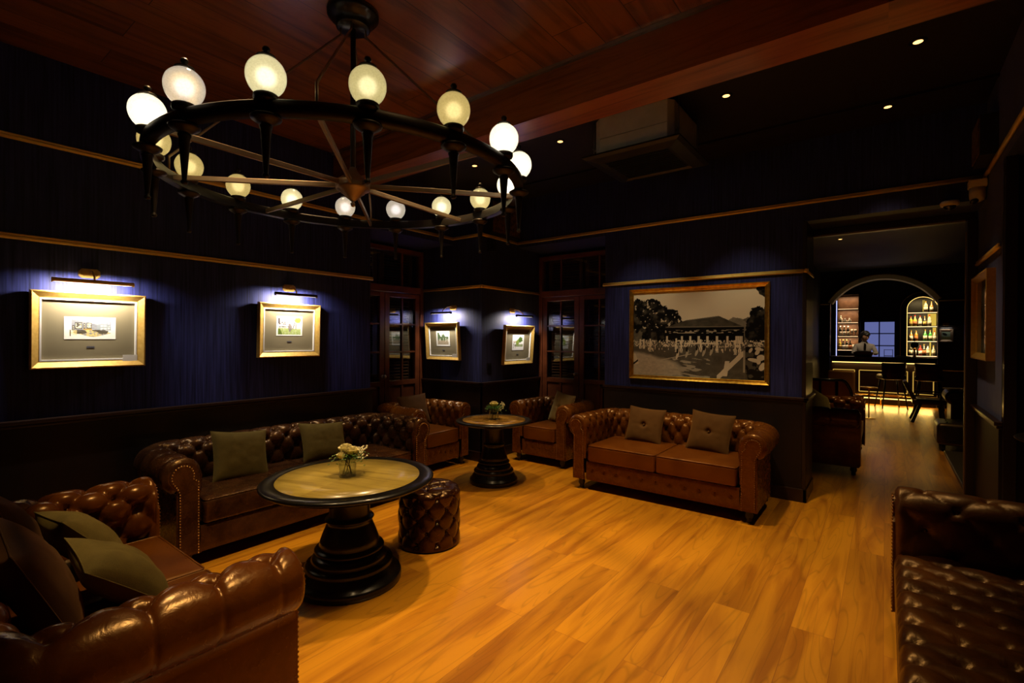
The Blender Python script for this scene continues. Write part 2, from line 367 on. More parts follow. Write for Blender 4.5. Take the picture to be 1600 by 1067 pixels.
    def build(s, name, mats, parent=None, bevel=0, weld=False):
        me = bpy.data.meshes.new(name); me.from_pydata(s.v, [], s.f); me.update()
        for m in (mats if isinstance(mats, (list, tuple)) else [mats]): me.materials.append(MT[m] if isinstance(m, str) else m)
        me.polygons.foreach_set('material_index', s.m); me.polygons.foreach_set('use_smooth', s.sm)
        o = bpy.data.objects.new(name, me); COL.objects.link(o)
        if parent is not None: o.parent = parent
        if bevel:
            b = o.modifiers.new('bevel', 'BEVEL'); b.width = bevel; b.segments = 2; b.limit_method = 'ANGLE'
        if weld:
            b = o.modifiers.new('weld', 'WELD'); b.merge_threshold = 1e-4
        return o

def tag(o, label=None, cat=None, group=None, kind=None):
    if label: o['label'] = label
    if cat: o['category'] = cat
    if group: o['group'] = group
    if kind: o['kind'] = kind
    return o
def thing(name, label, cat, loc=(0, 0, 0), rz=0, group=None):
    o = bpy.data.objects.new(name, None); COL.objects.link(o); o.location = loc; o.rotation_euler = (0, 0, rz); o.empty_display_size = .1
    return tag(o, label, cat, group)
def struct(name, mb, mats, parent=None, **k):
    o = mb.build(name, mats, parent, **k); o['kind'] = 'structure'; return o
def sempty(name, loc=(0, 0, 0), rz=0):
    o = bpy.data.objects.new(name, None); COL.objects.link(o); o.location = loc; o.rotation_euler = (0, 0, rz); o['kind'] = 'structure'; return o
def copy_tree(o, parent=None):
    c = o.copy(); COL.objects.link(c)
    if parent is not None: c.parent = parent
    for ch in list(o.children):
        if ch.type != 'LIGHT': copy_tree(ch, c)
    return c

# ================================================================== THE ROOM
ZC = 3.45; ZW = 1.0; ZR = 2.20; ZU = 2.85
XL = -4.54; YB = 5.40; XR = .63
struct('floor', MB().box(-5.8, 3.4, -2.6, 17.4, -.1, 0), 'floor')
struct('ceiling', MB().box(-5.8, 3.4, -2.6, 2.89, ZC, ZC+.1), 'ceil')
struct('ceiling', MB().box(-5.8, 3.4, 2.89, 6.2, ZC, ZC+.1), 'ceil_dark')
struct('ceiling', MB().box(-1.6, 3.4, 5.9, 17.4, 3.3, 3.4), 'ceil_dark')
# beam across the ceiling, with its light line of moulding
b = struct('trim_1', MB().box(XL, XR+.7, 2.89, 3.17, 3.13, ZC), 'beam')
b['label'] = 'boxed mahogany ceiling beam crossing above the chandelier'
struct('trim_2', MB().box(XL, XR+.7, 2.862, 2.888, ZC-.022, ZC-.001), 'steel')
struct('trim_3', MB().box(XL, XR, 4.86, 4.885, ZC-.02, ZC-.001), 'acpanel')
# walls
wl = MB().box(-5.4, XL, -2.6, 3.35, 0, ZC).box(-5.4, XL, 3.35, 4.65, 2.78, ZC)
struct('wall_left', wl, 'wall')
struct('wall_pier', MB().box(-5.4, -4.04, 4.65, 6.2, 0, ZC), 'wall')
struct('wall_back', MB().box(-2.71, -.62, YB, 5.9, 0, ZC).box(-4.04, -2.71, YB, 6.2, 2.80, ZC).box(-.62, XR, YB, 5.9, 2.68, ZC), 'wall')
struct('wall_right', MB().box(XR, XR+.25, 4.66, 5.9, 0, ZC).box(XR, XR+.72, -2.6, 4.66, 2.78, ZC).box(XR+.72, XR+.9, -2.6, 5.9, 0, ZC), 'wall')
struct('wall_front', MB().box(-5.8, 3.4, -2.7, -2.6, 0, ZC), 'wall')
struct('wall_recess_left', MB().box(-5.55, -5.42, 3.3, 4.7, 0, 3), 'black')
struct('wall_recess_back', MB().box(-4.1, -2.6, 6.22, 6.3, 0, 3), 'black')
# wainscot panels (proud of the walls) and caps
def dado(pts, name, side=1):
    """pts: polyline of wall face (x,y), offset to the left-hand normal*side"""
    mb = MB(); cap = MB(); base = MB()
    for (x0, y0), (x1, y1) in zip(pts[:-1], pts[1:]):
        d = Vector((x1-x0, y1-y0)); d.normalize(); n = Vector((-d.y, d.x))*side
        e = .018
        def seg(m, t, z0, z1, ex):
            a = Vector((x0, y0))-d*ex; c = Vector((x1, y1))+d*ex
            xs = [a.x, c.x, a.x+n.x*t, c.x+n.x*t]; ys = [a.y, c.y, a.y+n.y*t, c.y+n.y*t]
            m.box(min(xs), max(xs), min(ys), max(ys), z0, z1)
        seg(mb, e, .12, ZW-.05, e)
        seg(cap, .045, ZW-.028, ZW, .045); seg(cap, .032, ZW-.05, ZW-.028, .032)
        seg(base, .03, .0, .125, .03)
    return mb, cap, base
k = 4
for nm, pts in [('left', [(XL, 3.35), (XL, -2.6)]), ('pier', [(-4.04, 5.95), (-4.04, 4.65), (-5.2, 4.65)]), ('back', [(-.62, 5.9), (-.62, 5.4), (-2.71, 5.4), (-2.71, 5.95)]), ('right', [(XR, 4.66), (XR, 5.9)])]:
    mb, cap, base = dado(pts, nm, 1)
    struct('trim_%d' % k, mb, 'dado')['label'] = 'dark beadboard wainscot'; k += 1
    struct('trim_%d' % k, cap, 'dado_cap', bevel=.006)['label'] = 'wainscot cap moulding'; k += 1
    struct('baseboard_'+nm, base, 'dado_cap', bevel=.004)
# gold rails
def rail(pts, z, r=.016):
    global k
    m = MB(); P = [Vector((x, y, 0)) for x, y in pts]
    for a, c in zip(P[:-1], P[1:]):
        d = (c-a).normalized(); a2 = a-d*.02; c2 = c+d*.02
        m.tube([a2+Vector((0, 0, z)), c2+Vector((0, 0, z))], .0135, 16); m.tube([a2+Vector((0, 0, z+.019)), c2+Vector((0, 0, z+.019))], .008, 12)
    o = struct('trim_%d' % k, m, 'gold_rail'); k += 1; o['label'] = 'gilded picture rail'
g = .014
rail([(XL+g, -2.5), (XL+g, 3.35)], ZR)
rail([(-5.14, 4.65-g), (-4.04+g, 4.65-g), (-4.04+g, 5.93)], ZR)
rail([(-2.71, YB-g), (-.62+g, YB-g), (-.62+g, 5.9)], ZR)
rail([(XL+g, -2.5), (XL+g, 4.65-g), (-4.04+g, 4.65-g), (-4.04+g, YB-g), (XR-g, YB-g), (XR-g, -2.5)], ZU)
rail([(XR-g, 4.76), (XR-g, 5.74)], ZR)
# casing of the bar opening
cs = MB().box(-.635, -.60, 5.38, 5.92, 0, 2.68).box(-.62, XR, 5.86, 5.93, 2.60, 2.68).box(.555, .63, 5.80, 5.93, 0, 2.60)
struct('trim_%d' % k, cs, 'barwood', bevel=.006); k += 1
struct('trim_%d' % k, MB().box(.548, .556, 5.815, 5.84, 0, 2.5).box(-.60, .55, 5.852, 5.858, 2.60, 2.615), 'bronze'); k += 1  # upright strip stands in for a bright reflection along the jamb
struct('trim_%d' % k, MB().box(XR, XR+.06, 4.60, 4.68, 0, 2.78), 'barwood'); k += 1

# ------------------------------------------------------------------ double doors with glass and louvred shutters
def double_door(idx, loc, rz, width, height=2.74):
    """local: x along the door, y=0 face (front = -y), z up"""
    root = sempty('door_%d' % idx, loc, rz)
    fr = MB(); j = .055
    fr.box(-width/2, -width/2+j, -.05, .05, 0, height).box(width/2-j, width/2, -.05, .05, 0, height).box(-width/2+j, width/2-j, -.05, .05, height-.06, height).box(-width/2+j, width/2-j, -.05, .05, 2.15, 2.24)
    struct('door_frame', fr, 'doorwood', root, bevel=.005)
    inner = width/2-j; lw = inner; st = .075
    for side in (-1, 1):
        x0, x1 = (-inner, -.003) if side < 0 else (.003, inner)
        m = MB()
        m.box(x0, x0+st, -.03, .02, 0, 2.145).box(x1-st, x1, -.03, .02, 0, 2.145)
        m.box(x0+st, x1-st, -.03, .02, 2.09, 2.145).box(x0+st, x1-st, -.03, .02, .93, .995).box(x0+st, x1-st, -.03, .02, 0, .16)
        xm = (x0+x1)/2
        m.box(xm-.012, xm+.012, -.025, .012, .995, 2.09).box(xm-.015, xm+.015, -.025, .012, .16, .93)
        for z in (1.37, 1.735): m.box(x0+st, x1-st, -.025, .012, z-.012, z+.012)
        m.box(x0+st+.003, x1-st-.003, -.006, .004, .16, .93)
        leaf = struct('door_leaf', m, 'doorwood', root, bevel=.004)
        struct('glass_pane', MB().box(x0+st, x1-st, -.004, -.002, .995, 2.09), 'pane', leaf)
        # transom above
        t = MB().box(xm-.012, xm+.012, -.02, .012, 2.24, height-.06)
        struct('transom_bar', t, 'doorwood', root)
        struct('transom_glass', MB().box(x0, x1, -.004, -.002, 2.24, height-.06), 'pane', root)
        # louvred shutter standing behind the glass
        s = MB(); a, c = x0+.02, x1-.02
        for z0, z1 in ((1.0, 1.33), (1.45, 2.08), (2.28, height-.08)):
            s.box(a, a+.06, .10, .13, z0-.05, z1+.05).box(c-.06, c, .10, .13, z0-.05, z1+.05)
            s.box(a, c, .10, .13, z0-.06, z0-.0).box(a, c, .10, .13, z1, z1+.06)
            n = int((z1-z0)/.037)
            for q in range(n):
                s.obox(((a+c)/2, .115, z0+(q+.5)*(z1-z0)/n), (c-a-.12, .036, .006), Matrix.Rotation(.6, 3, 'X'))
        s.box(a, c, .10, .13, 0, .95)
        struct('shutter', s, 'slat', root)
    kn = MB().ball((-.035 if idx == 1 else -.035, -.075, 1.06), .024).tube([(-.035, -.03, 1.06), (-.035, -.06, 1.06)], .009).lathe([(.022, 0), (.022, .008), (0, .008)], (-.035, -.03, 1.06), 16, axis=Matrix.Rotation(PI/2, 3, 'X'))
    struct('door_knob', kn, 'steel', root)
    return root
double_door(1, (-5.15, 4.0, 0), PI/2, 1.29)     # in the left recess, facing +x
double_door(2, (-3.375, 5.97, 0), 0, 1.32)      # in the back recess, facing -y
# ================================================================== PICTURES
def vnoise(x, y, s, seed=0):
    r = np.random.default_rng(seed).random((67, 67)); x = (x*s) % 64; y = (y*s) % 64
    i = x.astype(int); j = y.astype(int); fx = x-i; fy = y-j; fx = fx*fx*(3-2*fx); fy = fy*fy*(3-2*fy)
    return (r[i, j]*(1-fx)*(1-fy)+r[i+1, j]*fx*(1-fy)+r[i, j+1]*(1-fx)*fy+r[i+1, j+1]*fx*fy)
def fbm(x, y, s, seed=0, o=4):
    a = 0; t = 0
    for q in range(o): a = a+vnoise(x+q*.37, y+q*.71, s*2**q, seed+q)*.5**q; t += .5**q
    return a/t
def sstep(a, c, x): t = np.clip((x-a)/(c-a+1e-9), 0, 1); return t*t*(3-2*t)
def art_grid(fn, nu, nv, wd, ht):
    """flat painted panel in local x (0..wd), z (0..ht), facing -y, per-vertex colour"""
    u = np.linspace(0, 1, nu); v = np.linspace(0, 1, nv); U, V = np.meshgrid(u, v, indexing='ij')
    C = np.clip(fn(U, V), 0, 1); P = np.stack([(U-.5)*wd, 0*U, V*ht], -1)
    m = MB().grid(P, 0, smooth=False)
    def build(name, material, parent):
        o = m.build(name, material, parent)
        a = o.data.color_attributes.new('Col', 'FLOAT_COLOR', 'POINT')
        a.data.foreach_set('color', np.concatenate([C, np.ones((nu, nv, 1))], -1).reshape(-1).astype(np.float32)); return o
    return build
def mixc(c, col, m): m = m[..., None]; return c*(1-m)+np.array(col)*m

def photo_big(U, V):
    L = .50+.05*V+.03*(fbm(U, V, 4, 3)-.5)                         # hazy sky
    n = fbm(U*1.45, V, 22, 11, 4); n1 = fbm(U*1.45, V, 6, 5, 3)
    # distant trees
    far = ((V < .60+.07*np.sin(U*9)+.05*(n-.5)) & ((U > .68) | (U < .45))) ; L = np.where(far, .10+.12*(n-.4), L)
    hill = (np.hypot((U-.81)/.075, (V-.56)/.12) < 1+.3*(n-.5)); L = np.where(hill, .17+.1*(n-.5), L)
    # big left tree
    d = np.minimum.reduce([np.hypot((U-.13)/.17, (V-.70)/.21), np.hypot((U-.30)/.10, (V-.62)/.17), np.hypot((U-.04)/.10, (V-.80)/.13), np.hypot((U-.20)/.14, (V-.52)/.13)])
    tree = d+.55*(n-.5)+.5*(n1-.5) < .95; L = np.where(tree, .025+.16*np.clip(n-.45, 0, 1), L)
    gaps = tree & (fbm(U*1.45, V, 40, 29, 2) > .74) & (V > .55); L = np.where(gaps, .42, L)
    tr = (np.abs(U-.14) < .012) & (V < .6) & (V > .42); L = np.where(tr, .03, L)
    # right tree
    rt = (U > .955-.03*(n1-.5)*6*(V < 1)) & (V > .45) | (np.hypot((U-.97)/.10, (V-.55)/.22)+.5*(n-.5) < 1); L = np.where(rt, .02+.13*np.clip(n-.45, 0, 1), L)
    # pavilion
    vr = .575; yr = .70
    roofL = .27+(V-vr)*(.44-.27)/(.66-vr); roofR = .86-(V-vr)*(.86-.68)/(yr-vr); topv = .66+(U-.44)*(yr-.66)/(.24)
    roof = (V > vr) & (U > roofL) & (U < roofR) & (V < topv); L = np.where(roof, .045+.05*fbm(U, V, 30, 8, 2), L)
    edge = roof & ((V > topv-.008) | (V < vr+.008)); L = np.where(edge, .16, L)
    body = (V > .40) & (V <= vr) & (U > .27) & (U < .86); L = np.where(body, .02, L)
    up = body & (V > .505) & (V < .545); L = np.where(up & (fbm(U, V*2, 55, 14, 1) > .6), .30, L)
    for cu in (.285, .405, .47, .535, .60, .67, .745): L = np.where((np.abs(U-cu) < .008) & (V > .39) & (V < .475), .52, L)
    L = np.where((U > .80) & (U < .85) & (V > .39) & (V < .475), .42+.1*(np.sin(U*400) > 0), L)
    # lawn
    grass = .07+.05*n; lawn = V < .385; L = np.where(lawn, grass, L)
    light = sstep(.0, .06, (.30-.30*np.clip(U-.05, 0, 1)-V)+.06*(n1-.5))*sstep(.02, .10, .46-.25*V-U+.18*(n1-.5))
    lt2 = .40+.12*(fbm(U, V, 60, 17, 2)-.5); L = np.where(lawn, L*(1-light)+lt2*light, L)
    strk = lawn & (V < .22) & (U > .30) & (U < .62) & (fbm(U*.7-V*1.3, V*4+U, 12, 23, 2) > .62); L = np.where(strk, .33, L)
    path = lawn & (np.abs(V-(.185+.33*np.clip(U-.22, 0, .3))) < .004) & (U > .04) & (U < .48); L = np.where(path, .42, L)
    # crowd
    cr = (V > .345) & (V < .43) & ((fbm(U*5, V*1.6, 42, 31, 2) > .58)); L = np.where(cr, .50+.1*n, L)
    cr2 = (V > .29) & (V < .42) & (vnoise(U*1.9, V*.4, 62, 77) > .80) & (U > .05); L = np.where(cr2, .55, L)
    for cu, cv, hh in ((.145, .355, .07), (.36, .36, .07), (.40, .34, .06), (.55, .36, .06), (.67, .35, .06), (.80, .34, .07), (.83, .34, .07), (.06, .37, .05), (.09, .37, .05)):
        body = (np.abs(U-cu) < .006+.005*(cv-V > 0)*np.abs(np.sin((V-cv)*60))) & ~((np.abs(U-cu) < .0015) & (V < cv-.01)) & (np.abs(V-cv) < hh) ; head = np.hypot((U-cu)*1.45, V-cv-hh-.008) < .011
        L = np.where(body | head, .58, L)
    for cu, cv in ((.37, .25), (.445, .27), (.52, .29), (.575, .29), (.63, .30)):
        L = np.where((np.hypot((U-cu-(V-cv)*.2)/.010, (V-cv)/.045) < 1), .5 if cu < .4 else .35, L)
        L = np.where((np.hypot((U-cu)/.008, (V-cv-.05)/.03) < 1), .03, L)
    # right-hand fence and hats
    f = np.abs((V-.0)-(U-.67)*1.55) < .035; L = np.where(f & (U > .67) & (U < .865) & (V < .31), .50+.05*n, L)
    L = np.where((np.abs(U-(.735+.10*(V-.1))) < .016) & (V > .03) & (V < .20), .53, L)
    L = np.where((np.abs(U-.862) < .006) & (V > .08) & (V < .32), .28, L)
    rd = (U > .87) & (V < .36); L = np.where(rd, .03+.05*(n > .55), L)
    for cu, cv, a, c in ((.955, .340, .022, .018), (.93, .215, .045, .020), (.975, .245, .028, .034), (.985, .15, .022, .05), (.90, .37, .014, .012), (.965, .395, .016, .014), (.935, .40, .012, .010), (.95, .30, .014, .03), (.905, .32, .010, .03), (.975, .33, .016, .012), (.96, .19, .012, .02)):
        e = np.hypot((U-cu-(V-cv)*.3)/a, (V-cv+(U-cu)*.3)/c)+.5*(n-.5); L = np.where((e < 1), .50+.1*(n-.5), L)
    # boat shape at left edge
    L = np.where((U < .045) & (V > .13) & (V < .26) & (U < .05-(V-.13)*.25), .5, L); L = np.where((U < .04) & (np.abs(V-.135-U*1.1) < .012), .03, L)
    L = np.clip(L*1.32-.030, 0.003, 1)
    return np.stack([L*1.25, L*1.12, L*.80], -1)

def art_room(U, V):
    C = np.ones(U.shape+(3,))*np.array([.85, .80, .68]); n = fbm(U, V, 20, 41); n2 = fbm(U, V, 8, 42)
    top = .90-.22*(U-.12)/.5; wall = (U > .14) & (U < .62) & (V < top) & (V > .38); C = mixc(C, (.17, .19, .22), wall*1.*(.7+.3*n))
    wr = (U >= .62) & (U < .90) & (V < .66+.30*(U-.62)/.28*.5) & (V > .40); C = mixc(C, (.22, .26, .28), wr*.9)
    for cu in (.72, .79, .86):
        for cv in (.48, .60, .72): C = mixc(C, (.75, .72, .58), ((np.abs(U-cu) < .025) & (np.abs(V-cv) < .045) & (n > .42))*.9)
    for a, c, lo, hi in ((.20, .34, .45, .75), (.36, .40, .45, .72), (.42, .52, .48, .74), (.15, .19, .4, .62)):
        C = mixc(C, (.07, .06, .04), ((U > a) & (U < c) & (V > lo) & (V < hi))*.9)
        C = mixc(C, (.75, .68, .45), ((U > a+.012) & (U < c-.012) & (V > lo+.04) & (V < hi-.04) & (n > .47))*1.)
    C = mixc(C, (.40, .26, .06), ((U > .36) & (U < .53) & (V > .42) & (V < .48))*1.)
    fl = (V < .42) & (V > .10+abs(1)*.0) & (np.abs(U-.55)*.55+np.abs(V-.28)*1.0 < .20); C = mixc(C, (.38, .33, .20), fl*1.)
    C = mixc(C, (.70, .55, .18), (fl & (n > .56))*1.); C = mixc(C, (.20, .22, .26), (fl & (n < .40))*1.)
    for cu, cv, a, c in ((.30, .33, .13, .09), (.26, .28, .08, .05), (.74, .33, .11, .09), (.62, .39, .10, .04)):
        C = mixc(C, (.06, .05, .03), ((np.hypot((U-cu)/a, (V-cv)/c)+.5*(n-.5)) < 1)*.95)
    C = mixc(C, (.75, .60, .22), ((U > .10) & (U < .24) & (V > .12) & (V < .40) & (U > .10+.0) & (n2 > .45))*.6)
    C = mixc(C, (.10, .08, .03), ((np.abs(U-.115) < .012) & (V > .14) & (V < .42))*1.)
    return C
def art_garden(U, V):
    C = np.ones(U.shape+(3,))*np.array([.80, .78, .68]); n = fbm(U, V, 22, 51); n2 = fbm(U, V, 8, 52)
    inn = (U > .06) & (U < .94) & (V > .07) & (V < .93)
    C = mixc(C, (.25, .33, .05), (inn & (V < .40-.05*U))*1.*(.6+.5*n)[...]); C = mixc(C, (.10, .15, .02), (inn & (V < .36) & (U < .25-V*.3))*1.)
    C = mixc(C, (.50, .42, .36), (inn & (V > .38) & (V < .72) & (U > .08) & (U < .50) & (n > .46))*1.)
    for cv in (.46, .60, .68): C = mixc(C, (.06, .05, .05), (inn & (np.abs(V-cv) < .022) & (U > .10) & (U < .52) & (n > .40))*1.)
    C = mixc(C, (.07, .06, .06), (inn & (U < .14) & (V > .62) & (V < .9))*1.)
    C = mixc(C, (.16, .13, .12), (inn & (np.hypot((U-.52)/.07, (V-.42)/.20)+.8*(n-.5) < 1))*.9)
    C = mixc(C, (.13, .11, .10), (inn & (np.abs(U-.66-(V-.5)*.25) < .018) & (V > .33) & (V < .75))*1.)
    C = mixc(C, (.23, .30, .05), (inn & (np.hypot((U-.83)/.14, (V-.80)/.14)+.9*(n-.5) < 1))*1.); C = mixc(C, (.45, .48, .12), (inn & (np.hypot((U-.45)/.28, (V-.85)/.12)+1.2*(n-.5) < .8))*.6)
    C = mixc(C, (.66, .60, .42), (inn & (U > .72) & (V > .36) & (V < .66))*.8); C = mixc(C, (.05, .05, .03), (inn & (np.abs(U-.74) < .01) & (V < .62) & (V > .33))*1.)
    return C
def art_field(U, V):
    C = np.ones(U.shape+(3,))*np.array([.78, .77, .70]); n = fbm(U, V, 20, 61); inn = (U > .09) & (U < .91) & (V > .1) & (V < .9)
    C = mixc(C, (.30, .24, .14), (inn & (V < .38))*1.*(.7+.4*n)); top = .88-.35*U+.12*np.sin(U*14)+.3*(n-.5)
    C = mixc(C, (.05, .10, .03), (inn & (V >= .38) & (V < np.maximum(top, .62)))*.95)
    C = mixc(C, (.70, .66, .55), (inn & (np.abs(V-.42) < .12) & (vnoise(U, V*.2, 24, 63) > .68))*1.); return C
def art_tree(U, V):
    C = np.ones(U.shape+(3,))*np.array([.78, .78, .74]); n = fbm(U, V, 20, 71); inn = (U > .08) & (U < .92) & (V > .12) & (V < .9)
    C = mixc(C, (.16, .22, .04), (inn & (V > .22) & (V < .40) & (U > .25))*.9*(.6+.6*n)); C = mixc(C, (.06, .12, .02), (inn & (np.hypot((U-.68)/.20, (V-.68)/.20)+1.0*(n-.5) < 1))*1.)
    C = mixc(C, (.20, .28, .05), (inn & (np.hypot((U-.45)/.16, (V-.50)/.20)+.9*(n-.5) < .9))*1.); C = mixc(C, (.15, .12, .10), (inn & (U < .32) & (V < .6) & (n > .56))*.9)
    C = mixc(C, (.35, .12, .06), (inn & (np.abs(V-.55) < .03) & (U < .35) & (n > .5))*.8); return C
def art_bird(U, V):
    C = np.ones(U.shape+(3,))*np.array([.25, .30, .22]); C = mixc(C, (.28, .24, .08), (V < .35)*1.)
    return mixc(C, (.015, .015, .012), ((np.hypot((U-.35)/.28, (V-.66-.25*(.35-U))/.16) < 1))*1.)

def picture(label, loc, rz, wd, ht, art, aw, ah, ay, tilt=3, slip=True, card=True, fw=.05, wide=(90, 60)):
    """local: x along wall, y=0 is the wall (front -y), z=0 frame bottom"""
    root = thing('framed_picture', label, 'picture', loc, rz)
    T = Matrix.Rotation(math.radians(tilt), 4, 'X')
    T = Matrix.Translation((0, -.012, 0)) @ T
    def fin(o): o.matrix_local = T; return o
    # frame: mitred sloped profile
    prof = [(0, 0), (0, -.042), (fw*.18, -.046), (fw*.45, -.036), (fw*.85, -.022), (fw, -.020), (fw, -.004)]
    m = MB(); ring = []
    for d, y in prof: ring.append([(-wd/2+d, y, d), (wd/2-d, y, d), (wd/2-d, y, ht-d), (-wd/2+d, y, ht-d)])
    vs = [p for r in ring for p in r]; fs = []
    for i in range(len(ring)-1):
        for q in range(4): fs.append((i*4+q, i*4+(q+1) % 4, (i+1)*4+(q+1) % 4, (i+1)*4+q))
    m.add(vs, fs, 0, False)
    fin(m.build('frame', 'gold_frame', root))
    fin(MB().box(-wd/2+.004, wd/2-.004, -.005, -.001, .004, ht-.004).build('backing', 'black', root))
    if slip:
        s = MB(); a = fw; c = fw+.010
        s.box(-wd/2+a, wd/2-a, -.022, -.006, a, c).box(-wd/2+a, wd/2-a, -.022, -.006, ht-c, ht-a).box(-wd/2+a, -wd/2+c, -.022, -.006, c, ht-c).box(wd/2-c, wd/2-a, -.022, -.006, c, ht-c)
        fin(s.build('slip', 'slip', root))
    fin(MB().box(-wd/2+fw, wd/2-fw, -.008, -.006, fw, ht-fw).build('mount_board', 'mat_olive', root))
    b = art_grid(art, wide[0], wide[1], aw, ah)('print', MT['art'], root); b.matrix_local = T @ Matrix.Translation((0, -.0100, ay))
    fin(MB().box(-.022, .022, -.0105, -.008, ay-.062, ay-.050).build('plaque', 'plaque', root))
    if card: fin(MB().box(wd/2-fw-.085, wd/2-fw+.004, -.0245, -.0225, fw-.012, fw+.034).build('caption_card', 'card', root))
    return root
picture('gold framed colour sketch of a furnished interior, larger and leftmost picture on the blue wall', (XL, .945, 1.335), PI/2, .635, .53, art_room, .285, .158, .20, 2, wide=(150, 84))
picture('gold framed sketch of a lawn and trees, on the blue wall nearer the doors', (XL, 2.41, 1.37), PI/2, .60, .505, art_garden, .255, .185, .20, 2, card=False, wide=(120, 86))
picture('gold framed square sketch with white caption card, on the pier beside the left doors', (-4.68, 4.65, 1.265), 0, .615, .50, art_field, .25, .20, .185, 4, wide=(80, 66))
picture('gold framed square sketch of a tree, on the pier side facing the loveseat', (-4.04, 5.365, 1.205), PI/2, .665, .53, art_tree, .26, .21, .19, 4, wide=(80, 66))

def big_photo():
    root = thing('framed_photograph', 'large gold framed black and white photograph of a pavilion, above the two-seat sofa', 'picture', (-1.645, YB, 1.095))
    wd, ht, fw = 1.47, 1.03, .046
    m = MB(); prof = [(0, 0), (0, -.035), (.006, -.040), (.014, -.034), (.030, -.026), (.038, -.032), (fw, -.028), (fw, -.004)]; ring = []
    for d, y in prof: ring.append([(-wd/2+d, y, d), (wd/2-d, y, d), (wd/2-d, y, ht-d), (-wd/2+d, y, ht-d)])
    fs = [(i*4+q, i*4+(q+1) % 4, (i+1)*4+(q+1) % 4, (i+1)*4+q) for i in range(len(ring)-1) for q in range(4)]
    m.add([p for r in ring for p in r], fs, 0, False); m.build('frame', 'gold_big', root)
    MB().box(-wd/2+.004, wd/2-.004, -.005, -.001, .004, ht-.004).build('backing', 'black', root)
    b = art_grid(photo_big, 460, 310, wd-2*fw+.004, ht-2*fw+.004)('print', MT['bigart'], root); b.location = (0, -.012, fw-.002)
big_photo()
# picture on the right wall and a small one by the bar
def plain_pic(label, loc, rz, wd, ht, art, frame='gold_frame', full=False):
    root = thing('framed_picture', label, 'picture', loc, rz); fw = .05
    m = MB(); prof = [(0, 0), (0, -.05), (.012, -.052), (fw, -.025), (fw, -.004)]
    ring = [[(-wd/2+d, y, d), (wd/2-d, y, d), (wd/2-d, y, ht-d), (-wd/2+d, y, ht-d)] for d, y in prof]
    fs = [(i*4+q, i*4+(q+1) % 4, (i+1)*4+(q+1) % 4, (i+1)*4+q) for i in range(len(ring)-1) for q in range(4)]
    m.add([p for r in ring for p in r], fs, 0, False); m.build('frame', frame, root)
    MB().box(-wd/2+.003, wd/2-.003, -.005, -.001, .003, ht-.003).build('backing', 'black', root)
    MB().box(-wd/2+fw, wd/2-fw, -.012, -.006, fw, ht-fw).build('mount_board', 'slip', root)
    e = .05 if full else .12
    b = art_grid(art, 50, 60, wd-2*e, ht-2*e)('print', MT['art'], root); b.location = (0, -.0125, e)
    MB().box(-wd/2+fw, wd/2-fw, -.0195, -.018, fw, ht-fw).build('glazing', 'glass', root)
    return root
plain_pic('glazed gilt framed picture seen edge-on on the right wall, reflecting the bar', (XR, 5.34, 1.40), -PI/2, .80, .68, art_field)

# ------------------------------------------------------------------ picture lights
def picture_light(label, loc, rz, length, off=.14, energy=10., bx=0., matt='brass_dark'):
    root = thing('picture_light', label, 'picture light', loc, rz, None)
    # back plate: elongated octagon with raised rim
    m = MB(); a, c = .062, .034
    for (s_, y0, y1) in ((1, 0, -.012), (.8, -.012, -.020)):
        pts = [(-a*s_, -c*.5*s_), (-a*.7*s_, -c*s_), (a*.7*s_, -c*s_), (a*s_, -c*.5*s_), (a*s_, c*.5*s_), (a*.7*s_, c*s_), (-a*.7*s_, c*s_), (-a*s_, c*.5*s_)]
        vs = [(bx+x, y0, z) for x, z in pts]+[(bx+x*.93, y1, z*.93) for x, z in pts]
        m.add(vs, [(q, (q+1) % 8, 8+(q+1) % 8, 8+q) for q in range(8)]+[tuple(range(8, 16))], 0, False)
    m.ball((bx-.03, -.022, 0), .006).ball((bx+.03, -.022, 0), .006)
    m.build('back_plate', 'brass', root)
    MB().tube([(bx, -.01, 0), (bx, -.05, .012), (bx*.7, -.09, .005), (bx*.4, -off+.01, -.03), (bx*.3, -off, -.055)], .006, 8).build('arm', 'brass', root)
    z = -.073; r = .017
    # half-round hood open downward: tube shell + end discs
    h = MB(); n = 14; Rr = []
    for q in range(n+1):
        t = math.radians(-35+250*q/n); Rr.append((r*math.cos(t), r*math.sin(t)))
    P = np.array([[(x, -off+yy, z+zz) for (yy, zz) in Rr] for x in (-length/2, length/2)]); h.grid(P)
    P2 = np.array([[(x, -off+yy*.9, z+zz*.9) for (yy, zz) in Rr] for x in (-length/2, length/2)]); h.grid(P2, flip=True)
    for sx in (-1, 1):
        h.lathe([(r, 0), (r, .004), (0, .004)], (sx*length/2, -off, z), 16, axis=Matrix.Rotation(sx*PI/2, 3, 'Y'))
    h.build('hood', matt, root)
    MB().tube([(-length/2+.01, -off, z-.003), (length/2-.01, -off, z-.003)], .007, 8).build('lamp_tube', 'tubelamp', root)
    l = light('picture_lamp', 'AREA', (0, -off, z-.017), energy, (1.0, .89, .78), None, length*.85, .012, spread=math.radians(158), parent=root)
    l.rotation_euler = (math.radians(54), 0, 0)    # aims down and back to the wall
    return root
MT['tubelamp'] = mat_emit('picture_lamp_tube', (1, .92, .8), 2.5)
picture_light('brass picture light with octagonal plate above the leftmost picture', (XL, .945, 2.005), PI/2, .44, matt='brass')
picture_light('slim brass picture light above the lawn sketch by the double doors', (XL, 2.42, 2.025), PI/2, .40)
picture_light('brass picture light on the pier face beside the left doors', (-4.62, 4.65, 1.955), 0, .36, bx=.09)
picture_light('brass picture light on the pier side facing the back doors', (-4.04, 5.38, 1.93), PI/2, .36, bx=-.10)

